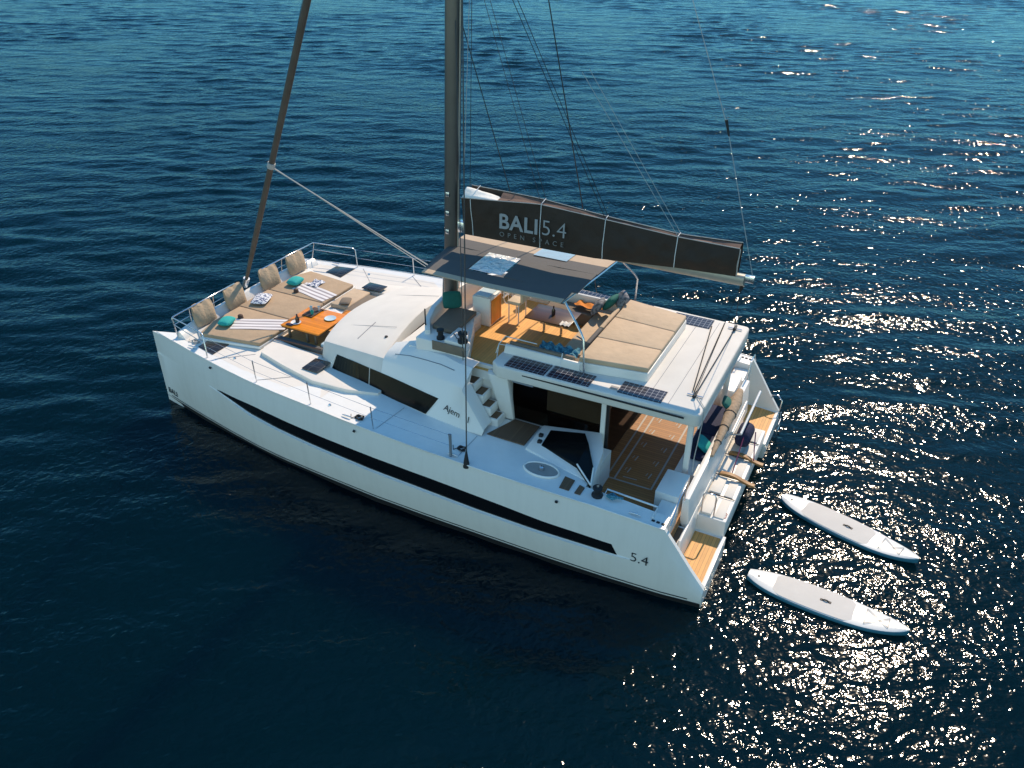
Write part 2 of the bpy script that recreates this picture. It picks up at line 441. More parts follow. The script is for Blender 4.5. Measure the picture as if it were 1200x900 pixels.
# ================================================================= SEA
def sea():
    step = 0.20
    xs = np.arange(-46, 114, step); ys = np.arange(-132, 21, step)
    out = np.cumsum(step*1.045**np.arange(1, 100))               # coarser and coarser further out
    xs = np.concatenate([xs[0]-out[::-1], xs, xs[-1]+out]); ys = np.concatenate([ys[0]-out[::-1], ys, ys[-1]+out])
    nx, ny = len(xs), len(ys)
    X, Y = np.meshgrid(xs, ys, indexing='ij')
    Z = np.zeros_like(X)
    rng = np.random.default_rng(11)
    main = R(-66)
    N = 90
    for i in range(N):
        lam = 0.72*(3.6/0.72)**(rng.random()**1.15)
        th = main + rng.normal(0, 0.34) + (math.pi if rng.random() < 0.25 else 0)
        k = 2*math.pi/lam
        slope = 0.083/math.sqrt(N/2)*(0.8 if lam > 3.2 else 1.0)
        Z += slope/k*np.sin(k*(X*math.cos(th)+Y*math.sin(th)) + rng.random()*6.283)
    for lam, sl, th in ((9.5, 0.009, main+0.25), (13.0, 0.007, main-0.3), (6.4, 0.012, main+0.6)):
        k = 2*math.pi/lam
        Z += sl/k*np.sin(k*(X*math.cos(th)+Y*math.sin(th)) + rng.random()*6.283)
    # gusts: patches of stronger and weaker ripples
    G = np.zeros_like(X)
    for i in range(14):
        lam = 14*(60/14)**rng.random(); th = rng.random()*6.283; k = 2*math.pi/lam
        G += np.sin(k*(X*math.cos(th)+Y*math.sin(th))+rng.random()*6.283)
    Z *= np.clip(1.0+0.12*G, 0.45, 1.5)
    d = np.minimum.reduce([X-xs[0], xs[-1]-X, Y-ys[0], ys[-1]-Y])
    Z *= np.clip(d/60.0, 0, 1)
    v = np.stack([X, Y, Z], -1).reshape(-1, 3)
    idx = np.arange(nx*ny).reshape(nx, ny)
    q = np.stack([idx[:-1, :-1], idx[1:, :-1], idx[1:, 1:], idx[:-1, 1:]], -1).reshape(-1, 4)
    B = 4000.0
    ex = [(-B, -B, 0), (B, -B, 0), (B, B, 0), (-B, B, 0)]
    c = [idx[0, 0], idx[-1, 0], idx[-1, -1], idx[0, -1]]
    n0 = nx*ny
    v = np.concatenate([v, np.array(ex)])
    ring = [[n0, n0+1, c[1], c[0]], [n0+1, n0+2, c[2], c[1]], [n0+2, n0+3, c[3], c[2]], [n0+3, n0, c[0], c[3]]]
    q = np.concatenate([q, np.array(ring)])
    me = bpy.data.meshes.new('sea')
    me.vertices.add(len(v)); me.vertices.foreach_set('co', v.ravel())
    me.loops.add(q.size); me.loops.foreach_set('vertex_index', q.ravel().astype(np.int32))
    me.polygons.add(len(q)); me.polygons.foreach_set('loop_start', (np.arange(len(q))*4).astype(np.int32))
    me.update(calc_edges=True)
    me.polygons.foreach_set('use_smooth', [True]*len(q))
    mt = bpy.data.materials.new('sea_water')
    n, l, p = nodes(mt)
    p.inputs['IOR'].default_value = 1.333
    p.inputs['Specular IOR Level'].default_value = 0.27
    p.inputs['Roughness'].default_value = 0.07
    p.subsurface_method = 'BURLEY'                 # light scattered up from the water body
    p.inputs['Subsurface Weight'].default_value = 1.0
    p.inputs['Subsurface Radius'].default_value = (0.6, 1.6, 2.0)
    p.inputs['Subsurface Scale'].default_value = 3.0
    tc = n.new('ShaderNodeTexCoord')
    big = n.new('ShaderNodeTexNoise'); big.inputs['Scale'].default_value = 0.05; big.inputs['Detail'].default_value = 3
    l.new(tc.outputs['Object'], big.inputs['Vector'])
    cm = n.new('ShaderNodeMix'); cm.data_type = 'RGBA'
    cm.inputs['A'].default_value = (0.0001, 0.0054, 0.0098, 1)
    cm.inputs['B'].default_value = (0.0002, 0.0086, 0.0122, 1)
    l.new(big.outputs['Fac'], cm.inputs['Factor'])
    l.new(cm.outputs['Result'], p.inputs['Base Color'])
    prev = None
    for (s_al, s_ac, dist, det, rot) in ((1.6, 0.85, 0.070, 3.0, -64), (4.6, 3.8, 0.052, 2.0, -48)):
        mp = n.new('ShaderNodeMapping'); mp.vector_type = 'TEXTURE'
        mp.inputs['Rotation'].default_value = (0, 0, R(rot))
        mp.inputs['Scale'].default_value = (1/s_al, 1/s_ac, 1)
        l.new(tc.outputs['Object'], mp.inputs['Vector'])
        ns = n.new('ShaderNodeTexNoise'); ns.inputs['Scale'].default_value = 1.0
        ns.inputs['Detail'].default_value = det; ns.inputs['Roughness'].default_value = 0.5
        ns.inputs['Distortion'].default_value = 0.3
        l.new(mp.outputs[0], ns.inputs['Vector'])
        b = n.new('ShaderNodeBump'); b.inputs['Strength'].default_value = 1.0
        b.inputs['Distance'].default_value = dist
        gu = n.new('ShaderNodeTexNoise'); gu.inputs['Scale'].default_value = 0.16; gu.inputs['Detail'].default_value = 4
        gm = n.new('ShaderNodeMapping'); gm.vector_type = 'TEXTURE'
        gm.inputs['Rotation'].default_value = (0, 0, R(-64)); gm.inputs['Scale'].default_value = (0.55, 1.7, 1); gm.inputs['Location'].default_value = (7*det, 3, 0)
        l.new(tc.outputs['Object'], gm.inputs['Vector']); l.new(gm.outputs[0], gu.inputs['Vector'])
        mr_ = n.new('ShaderNodeMapRange'); mr_.inputs['From Min'].default_value = 0.38; mr_.inputs['From Max'].default_value = 0.62
        mr_.inputs['To Min'].default_value = 0.65 if s_al < 3 else 0.45; mr_.inputs['To Max'].default_value = 1.0
        l.new(gu.outputs['Fac'], mr_.inputs['Value']); l.new(mr_.outputs[0], b.inputs['Strength'])
        l.new(ns.outputs['Fac'], b.inputs['Height'])
        if prev is not None: l.new(prev.outputs['Normal'], b.inputs['Normal'])
        prev = b
    l.new(prev.outputs['Normal'], p.inputs['Normal'])
    me.materials.append(mt)
    o = bpy.data.objects.new('sea', me)
    col.objects.link(o)
    struct(o)
sea()

# ================================================================= CATAMARAN
boat = tag(empty('catamaran'), 'large white sailing catamaran with flybridge, brown sail bag on its boom and bare mast', 'catamaran')
# x runs forward from the transom, y to port, z up from the waterline
HX = [0.0, 0.92, 2.16, 3.75, 5.46, 6.91, 8.47, 9.71, 10.45, 11.68, 12.71, 13.84, 15.03, 16.05, 16.95]
HB = [4.10, 4.21, 4.28, 4.32, 4.33, 4.34, 4.32, 4.25, 4.21, 4.12, 3.99, 3.79, 3.56, 3.34, 3.13]
SX = [0.0, 0.35, 0.7, 1.0, 2.5, 5.4, 8.0, 10.8, 13.5, 16.9]
SZ = [0.52, 1.00, 1.52, 1.95, 2.06, 2.09, 2.18, 2.28, 2.30, 2.35]
def Bo(x): return interp(x, HX, HB)
def Zs(x): return interp(x, SX, SZ)
ZT = lambda x: interp(x, [2.0, 3.8, 4.8, 6.6, 8.2, 10, 12.4, 14.1, 17], [1.21, 1.24, 1.31, 1.41, 1.46, 1.49, 1.58, 1.64, 1.74])
ZB = lambda x: interp(x, [2.0, 3.2, 4.1, 5.5, 6.8, 8.5, 10, 11, 12.6, 14.1, 17], [0.94, 0.93, 0.92, 0.94, 1.01, 1.06, 1.10, 1.15, 1.26, 1.50, 1.66])
def inner(x): return interp(x, [0, 9, 15.9, 16.95], [2.1, 2.1, 2.72, 3.10])
def hull_row(x, s, plat):
    b, z = Bo(x), Zs(x)
    zt, zb = ZT(x), ZB(x)
    e = min(1.0, max(0.0, (16.95-x)/1.0))           # everything draws together at the stem
    yi = inner(x)
    if z < zt+0.12:                                   # raked transom: squeeze the side
        k = (z-0.2)/(1.9-0.2)
        zk, zt2, zb2, zl = 0.2+k*1.35, 0.2+k*0.95, 0.2+k*0.72, 0.2+k*0.66
    else:
        zk, zt2, zb2, zl = max(z-0.36, zt+0.05), zt, zb, zb-0.018
    rows = [(b-0.07*e, z), (b-0.005*e, zk), (b+0.012*e, zt2), (b+0.015*e, zb2), (b+0.015+0.065*e*min(1, max(0, (x-1.6)/0.8), max(0, (14.6-x)/2.0)), zl), (b, 0.19), (b-0.03*e, 0.12), (b-0.10*e, -0.15)]
    yc = (b+yi)/2
    rows += [(yc+0.2*e, -0.6), (yc-0.2*e, -0.6), (yi+0.08*e, 0.0)]
    if plat:
        top = [(yi, 0.3), (yi, 0.5), (b-0.20, 0.5), (b-0.17, z)]
    elif x < 3.0:
        top = [(yi, 0.9), (yi, 1.22), (3.70, 1.22), (3.70, z)]
    else:
        top = [(yi, 1.0), (yi+0.001, z-0.02), ((b+yi)/2, z-0.01), (b-0.10*e, z)]
    rows += top
    return [(x, s*y, zz) for y, zz in rows]
def make_hull(s):
    xs = [0.0, 0.18, 0.35, 0.53, 0.7, 0.85, 0.999]
    rows = [hull_row(x, s, True) for x in xs]
    for x in [1.0, 1.6, 2.3, 2.999]: rows.append(hull_row(x, s, False))
    for x in [3.0]+list(np.arange(3.6, 16.6, 0.6))+[16.6, 16.8, 16.9, 16.95]: rows.append(hull_row(float(x), s, False))
    mb = MB().grid(rows, True)
    k = len(rows[0])
    mb.f.append(list(range(k))[::-1])
    return mb.build('hull', 'hull', boat, smooth=32)
for s in (1, -1):
    h = make_hull(s)
    # black strip window with its recessed ledge
    mb = MB(); rows = []
    for x in np.linspace(1.95, 14.05, 60):
        x = float(x)
        zt, zb = ZT(x), ZB(x)
        a = max(0, min(1, (14.05-x)/1.5))**0.55
        zt = zb+(zt-zb)*(0.16+0.84*a)
        xt = x + 0.16*max(0, 1-(x-1.95)/0.9)*0.9
        y = Bo(x)
        rows.append([(x, s*(y+0.012), zb+0.01), (x, s*(y+0.021), zb+0.012), (xt, s*(y+0.019), zt-0.01), (xt, s*(y+0.008), zt)])
    mb.grid(rows)
    mb.build('hull_window', 'black', boat)
    # antifouling and the thin boot line
    rows = [[(float(x), s*(Bo(float(x))+0.006), 0.165), (float(x), s*(Bo(float(x))-0.018), 0.10), (float(x), s*(Bo(float(x))-0.088), -0.16)] for x in np.linspace(0.02, 16.93, 60)]
    MB().grid(rows).build('antifouling', 'antifoul', h)
    rows = [[(float(x), s*(Bo(float(x))+0.004+0.045*0.13), 0.215), (float(x), s*(Bo(float(x))+0.004+0.045*0.22), 0.245)] for x in np.linspace(0.3, 16.7, 60)]
    MB().grid(rows).build('boot_line', 'bootline', h)
    # rub rail along the sheer
    MB().tube([(float(x), s*(Bo(float(x))-0.055), Zs(float(x))+0.004) for x in np.linspace(1.02, 16.8, 40)], 0.018, 6).build('toe_rail', 'gelcoat', boat, smooth=60)
    # teak on the swim platform
    MB().prism([(0.10, s*2.2), (0.10, s*3.86), (0.55, s*3.92), (0.97, s*3.95), (0.97, s*2.2)], 0.503, 0.512).build('platform_teak', 'teak_x', boat)
    # white rim round the platform edge
    MB().box((0.0, 0.09), (min(s*2.1, s*3.9), max(s*2.1, s*3.9)), (0.5, 0.525)).build('platform_rim', 'gelcoat', boat, bevel=0.01)
    # portlights / vents low dots along the topsides
    for x in (3.45, 8.95, 14.2):
        MB().tube([(x, s*(Bo(x)-0.02), Zs(x)-0.16), (x, s*(Bo(x)+0.012), Zs(x)-0.17)], 0.035, 10).build('vent', 'rubber', h)
# writing on the port topsides and on the starboard mirror
for s, x0, xd in ((1, 1.66, -1), (-1, 1.12, 1)):
    y = s*(Bo(1.4)+0.030)
    text_mb('5.4', 0.36, (x0, y, 0.90), (xd, 0, 0), (0, 0, 1), offset=-0.004).build('lettering', 'ink', boat)
    xb = 16.80 if s > 0 else 16.20
    ang = (HB[-2]-HB[-1])/(HX[-1]-HX[-2])
    yb = s*(Bo(xb)+0.022)
    text_mb('BALI', 0.25, (xb, yb, 0.33), (xd, -ang*xd*s, 0), (0, 0, 1)).build('lettering', 'ink', boat)

# ---- bridge deck, foredeck
MB().box((0.75, 15.85), (-2.5, 2.5), (0.75, 1.2)).build('bridge_deck', 'gelcoat', boat)
fd = MB()
FX = [10.4, 11.5, 13.0, 14.5, 15.85]
for i in range(len(FX)-1):
    a, b = FX[i], FX[i+1]
    za, zb = Zs(a)-0.004, Zs(b)-0.004
    ya, yb = Bo(a)-0.35, Bo(b)-0.35
    if b > 15: yb = 3.05
    fd.add([(a, -ya, za), (b, -yb, zb), (b, yb, zb), (a, ya, za), (a, -ya, 1.15), (b, -yb, 1.15), (b, yb, 1.15), (a, ya, 1.15)],
           [(0, 1, 2, 3)] + ([(2, 1, 5, 6)] if i == len(FX)-2 else []))
fd.build('foredeck', 'deck', boat)
# curved bulwark across the front
rows = []
for y in np.linspace(-3.05, 3.05, 25):
    y = float(y)
    xo = 16.12-0.10*(abs(y)/3.05)**3
    h = 2.60-0.08*(abs(y)/3.05)**4
    rows.append([(xo+0.03, y, 1.0), (xo, y, h-0.03), (xo-0.03, y, h), (xo-0.13, y, h-0.01), (xo-0.30, y, 2.33), (xo-0.30, y, 1.0)])
mb = MB().grid(rows, True)
mb.f.append(list(range(6))); mb.f.append([len(mb.v)-6+i for i in range(6)][::-1])
mb.build('front_bulwark', 'gelcoat', boat, smooth=50)

# raised deck on each side of the foredeck cockpit
for s in (1, -1):
    pl = [(13.35, 2.45), (13.2, 2.72), (12.2, 3.0), (11.0, 3.26), (10.0, 3.16), (9.2, 2.85), (9.2, 2.4), (13.35, 1.9)]
    MB().prism([(x, s*y) for x, y in pl][::s], 2.2, [2.40]*3+[2.39, 2.35, 2.28, 2.28, 2.40]).build('raised_deck', 'deck', boat, bevel=0.012, smooth=20)
    # hatch in the raised deck and in the bow
    def hatch(q, z, name='deck_hatch'):
        MB().prism([(x, s*y) for x, y in q][::s], z, z+0.035).build(name, 'hatch', boat, bevel=0.012)
    hatch([(11.62, 2.32), (11.62, 2.92), (11.10, 2.92), (11.10, 2.32)], 2.403)
    hatch([(15.12, 2.66), (15.10, 3.20), (14.42, 3.34), (14.42, 2.54)], 2.305)
    for x, y in ((13.75, 3.2), (10.0, 3.85)):
        MB().lathe([(0.0, 0.03), (0.03, 0.03), (0.045, 0.0)], (x, s*y, Zs(x))).build('deck_fitting', 'steel', boat)

# fine joints in the deck moulding, coiled lines and a stowed fender
for s in (1, -1):
    for pts in (((12.42, s*3.80, Zs(12.4)+0.002), (11.7, s*3.22, Zs(12)+0.004)), ((8.4, s*4.1, Zs(8.4)+0.002), (8.3, s*3.0, Zs(8.4)+0.002)), ((6.1, s*4.1, Zs(6.1)+0.004), (6.1, s*3.15, Zs(6.1)+0.004)),
                ((14.2, s*3.5, Zs(14.2)+0.002), (13.4, s*2.75, Zs(13.4)+0.002))):
        MB().tube(pts, 0.006, 4).build('deck_joint', 'seam', boat)
for x in (1.75, 2.25):
    MB().tube([(x, -2.2, 3.802), (x, 2.2, 3.802)], 0.005, 4).build('roof_joint', 'seam', boat)
# ---- coachroof
CX = [5.9, 6.35, 7.6, 9.0, 10.0, 11.0, 11.4]
CBY = [3.1, 3.09, 3.0, 2.78, 2.61, 2.54, 2.25]
CKY = [2.95, 2.9, 2.65, 2.42, 2.28, 2.1, 1.99]
CKZ = [3.28, 3.25, 3.15, 3.06, 2.98, 2.87, 2.8]
def cbase(x): return interp(x, CX, CBY), 2.12
def cbrk(x): return interp(x, CX, CKY), interp(x, CX, CKZ)
def cshl(x): return interp(x, [5.9, 6.9, 7.6, 8.6, 9.35], [2.45, 2.40, 2.22, 2.10, 2.10]), interp(x, [5.9, 6.9, 7.6, 8.6, 9.35], [3.50, 3.52, 3.56, 3.42, 3.16])
def fshl(x): return interp(x, [9.3, 10.0, 11.0, 11.4], [2.10, 2.05, 1.92, 1.80]), interp(x, [9.3, 10.0, 11.0, 11.4], [3.14, 3.06, 2.92, 2.84])
def ccrown(x): return interp(x, [9.3, 10.0, 11.0, 11.4], [3.40, 3.24, 3.00, 2.89])
def roof_z(x, y):
    h, cz = fshl(x), ccrown(x)
    t = min(1, abs(y)/h[0])
    return cz-(cz-h[1])*t**1.5
rows = []
def crow(x, x_c):
    """one section, port base .. crown .. starboard base; x_c bows it forward at the centre"""
    b, k, h = cbase(x), cbrk(x), fshl(x)
    half = [b, (k[0]+0.03, k[1]-0.05), (k[0]-0.02, k[1]+0.02), h] + [(h[0]*t, roof_z(x, h[0]*t)) for t in (0.8, 0.6, 0.4, 0.2)] + [(0, ccrown(x))]
    full = half + [(-y, z) for y, z in half[-2::-1]]
    return [(x + x_c*(1-min(1, (abs(y)/2.3))**2), y, z) for y, z in full]
r_ = crow(9.32, 0.22)
rows.append([(p[0]-0.10, p[1]*0.985, min(p[2], 3.05)) for p in r_])
rows.append([(p[0]-0.03, p[1]*0.995, p[2]-0.02) for p in r_])
for x, xc in ((9.35, 0.22), (9.6, 0.28), (10.0, 0.36), (10.5, 0.42), (11.0, 0.46), (11.3, 0.5)):
    rows.append(crow(x, xc))
n_ = crow(11.4, 0.52)
rows.append([(p[0]+0.02, p[1]*0.99, p[2]-0.03) for p in n_])
rows.append([(p[0]+0.10, p[1]*0.97, min(p[2]-0.12, 2.62)) for p in n_])
rows.append([(p[0]+0.16, p[1]*0.96, 2.15) for p in n_])
MB().grid(rows).build('coachroof', 'deck', boat, smooth=28)
# sunken walkway between the coachroof crest and the flybridge front
MB().box((8.55, 9.26), (-1.82, 1.82), (2.9, 3.17)).build('walkway', 'deck', boat)
# coachroof side walls further aft (under the flybridge lounge)
for s in (1, -1):
    rw = []
    for x in (9.30, 8.9, 8.58, 8.0, 7.5, 7.0, 6.6):
        b, k, h = cbase(x), cbrk(x), cshl(x)
        rw.append([(x, s*y, z) for y, z in (b, (k[0]+0.03, k[1]-0.05), (k[0]-0.03, k[1]+0.02), ((k[0]+h[0])/2, (k[1]+h[1])/2+0.02), h, (h[0]-0.35, h[1]+(0.01 if x < 8.5 else 0.06)))])
    MB().grid(rw).build('cabin_side', 'gelcoat', boat, smooth=28)
    # lower wall beside the stairs and under the steps
    rw = []
    for x in (6.6, 6.3, 6.0):
        t = (6.6-x)/0.7
        zz = 3.22-1.15*t
        b = cbase(x)
        rw.append([(x, s*b[0], b[1]), (x, s*(b[0]-0.10), max(2.14, zz-0.04)), (x, s*(b[0]-0.16), max(2.15, zz)), (x, s*2.58, max(2.15, zz)), (x, s*2.56, 2.1)])
    mb = MB().grid(rw)
    mb.add([(6.6, s*2.56, 2.1), (6.6, s*2.58, 3.2), (6.6, s*2.4, 3.55), (6.6, s*2.97, 3.18), (6.6, s*3.08, 2.1)], [(0, 1, 2, 3, 4)])
    mb.build('stair_wall', 'gelcoat', boat, smooth=30)
    # two dark side windows lying 8 mm proud of the cabin side
    def on_side(x, t):
        b, k = cbase(x), (cbrk(x)[0]+0.03, cbrk(x)[1]-0.05)
        y = b[0]+(k[0]-b[0])*t; z = b[1]+(k[1]-b[1])*t
        return (x, s*(y+0.012), z)
    def win(xt0, xt1, xb0, xb1, t0, t1, b0, b1):
        n = 12; rr = []
        for i in range(n+1):
            w = i/n
            rr.append([on_side(xb0+(xb1-xb0)*w, b0+(b1-b0)*w), on_side(xt0+(xt1-xt0)*w, t0+(t1-t0)*w)])
        return MB().grid(rr)
    win(9.72, 10.93, 9.66, 11.02, 0.70, 0.80, 0.10, 0.16).build('side_window', 'glass', boat)
    win(7.34, 9.69, 7.68, 9.63, 0.56, 0.70, 0.06, 0.10).build('side_window', 'glass', boat)
    # pale window frame at the forward end
    MB().tube([on_side(10.96, 0.73), on_side(11.06, 0.45), on_side(11.03, 0.2), on_side(10.6, 0.12), on_side(10.1, 0.10)], 0.022, 6).build('window_frame', 'gelcoat', boat, smooth=60)
    # groove along the shoulder
    MB().tube([(x, s*(cbrk(x)[0]*0.45+cshl(x)[0]*0.55), cbrk(x)[1]*0.45+cshl(x)[1]*0.55+0.022) for x in (9.0, 8.5, 8.0, 7.5, 7.05)], 0.012, 5).build('groove', 'seam', boat)
    # ship's name
    if s > 0:
        p0, p1 = Vector(on_side(7.16, 0.34)), Vector(on_side(6.5, 0.24))
        upv = Vector(on_side(6.9, 0.5))-Vector(on_side(6.9, 0.2))
        text_mb('Ajem', 0.235, p0+Vector((0, 0.008, 0)), p1-p0, upv, shear=0.25).build('lettering', 'ink', boat)
        text_mb('1', 0.235, p0+Vector((0, 0.008, 0))+(p1-p0)*1.06, p1-p0, upv, shear=0.1).build('lettering', 'ink', boat)
# fine seams on the coachroof
for y0 in (1.1, -1.1):
    MB().tube([(float(x), y0, roof_z(float(x)-0.3, y0)+0.006) for x in np.linspace(9.7, 11.4, 8)], 0.005, 4).build('groove', 'seam', boat)
MB().tube([(10.55, y, roof_z(10.55-0.36*(1-(y/2.3)**2), y)+0.006) for y in (0.9, 1.2, 1.5, 1.75)], 0.012, 5).build('groove', 'seam', boat)
MB().lathe([(0.05, 0), (0.04, 0.03), (0, 0.03)], (9.75, 1.55, roof_z(9.6, 1.55)), 10).build('vent', 'rubber', boat)
# ---- saloon walls, cockpit
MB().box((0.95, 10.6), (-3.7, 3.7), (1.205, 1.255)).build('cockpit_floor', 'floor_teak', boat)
MB().box((3.3, 10.5), (-2.0, 2.0), (1.257, 1.275)).build('saloon_floor', 'darkwood', boat)
for s in (1, -1):
    MB().box((5.72, 8.7), (min(s*1.95, s*2.03), max(s*1.95, s*2.03)), (1.25, 3.45)).build('saloon_wall', 'gelcoat', boat)
    MB().box((3.35, 5.72), (min(s*1.965, s*1.985), max(s*1.965, s*1.985)), (2.08, 3.5)).build('saloon_window', 'sideglass', boat)
    MB().box((3.35, 5.72), (min(s*1.95, s*2.0), max(s*1.95, s*2.0)), (1.25, 2.08)).build('saloon_wall', 'gelcoat', boat)
    MB().box((3.24, 3.36), (min(s*1.9, s*2.02), max(s*1.9, s*2.02)), (1.25, 3.52)).build('door_pillar', 'gelcoat', boat, bevel=0.012)
    MB().box((3.16, 3.235), (min(s*1.93, s*1.99), max(s*1.93, s*1.99)), (1.25, 3.52)).build('door_seal', 'rubber', boat)
    MB().box((1.18, 1.32), (min(s*1.74, s*1.84), max(s*1.74, s*1.84)), (1.25, 3.48)).build('roof_post', 'gelcoat', boat, bevel=0.03)
MB().box((3.38, 4.80), (1.90, 1.935), (2.56, 3.46)).build('saloon_blind', 'blind', boat)
MB().tube([(3.38, 1.917, 2.56), (4.80, 1.917, 2.56)], 0.022, 7).build('blind_rail', 'rubber', boat)
# saloon interior: galley on the far side, sofa, table with a fruit bowl
MB().box((4.0, 8.4), (-1.9, -1.3), (1.275, 2.15)).build('galley_counter', 'darkwood', boat, bevel=0.01)
MB().box((3.5, 8.4), (-1.93, -1.88), (2.2, 3.3)).build('saloon_curtain', 'taupe', boat)
MB().box((5.2, 7.6), (0.9, 1.7), (1.275, 1.72)).build('saloon_sofa', 'taupe', boat, bevel=0.05)
st = MB().box((3.7, 5.0), (0.2, 1.25), (1.97, 2.02)).build('saloon_table', 'darkwood', boat, bevel=0.01)
MB().box((4.2, 4.5), (0.6, 0.8), (1.27, 1.97)).build('table_leg', 'steel', st)
bowl = tag(empty('fruit_bowl', (3.95, 1.0, 2.02)), 'bowl of yellow fruit on the saloon table behind the tinted side glass', 'bowl')
MB().lathe([(0.06, 0), (0.16, 0.07), (0.18, 0.09), (0.15, 0.075), (0.05, 0.02)], (3.95, 1.0, 2.02)).build('dish', 'whitecloth', bowl, smooth=60)
fm = MB()
for i in range(7):
    a = i*0.9
    c = (3.95+0.08*math.cos(a)*(i > 0), 1.0+0.08*math.sin(a)*(i > 0), 2.13)
    fm.lathe([(0.001, -0.05), (0.035, -0.035), (0.05, 0), (0.035, 0.035), (0.001, 0.05)], c, 8)
fm.build('fruit', 'yellow', bowl, smooth=80)

# printed border and chair marks inlaid in the cockpit floor
mk = MB()
def strip(a, b, w=0.045, z=1.262):
    a, b = Vector((*a, z)), Vector((*b, z)); d = (b-a).normalized(); nrm = Vector((-d.y, d.x, 0))*w/2
    mk.add([a-nrm, b-nrm, b+nrm, a+nrm], [(0, 1, 2, 3)])
strip((3.06, 2.13), (1.92, 2.13)); strip((1.92, 2.15), (1.92, -1.7)); strip((3.06, 2.15), (3.06, -1.7)); strip((2.86, 2.10), (2.86, -1.7)); strip((3.06, -1.7), (1.92, -1.7))
for y in (1.75, 1.2, 0.55, -0.1, -0.7):
    for x in (2.66, 2.12):
        strip((x, y), (x-0.02, y-0.22), 0.03); strip((x+0.09, y-0.08), (x+0.07, y-0.2), 0.02)
strip((2.7, 1.95), (2.35, 1.93), 0.03)
mk.build('floor_inlay', 'inlay', boat)

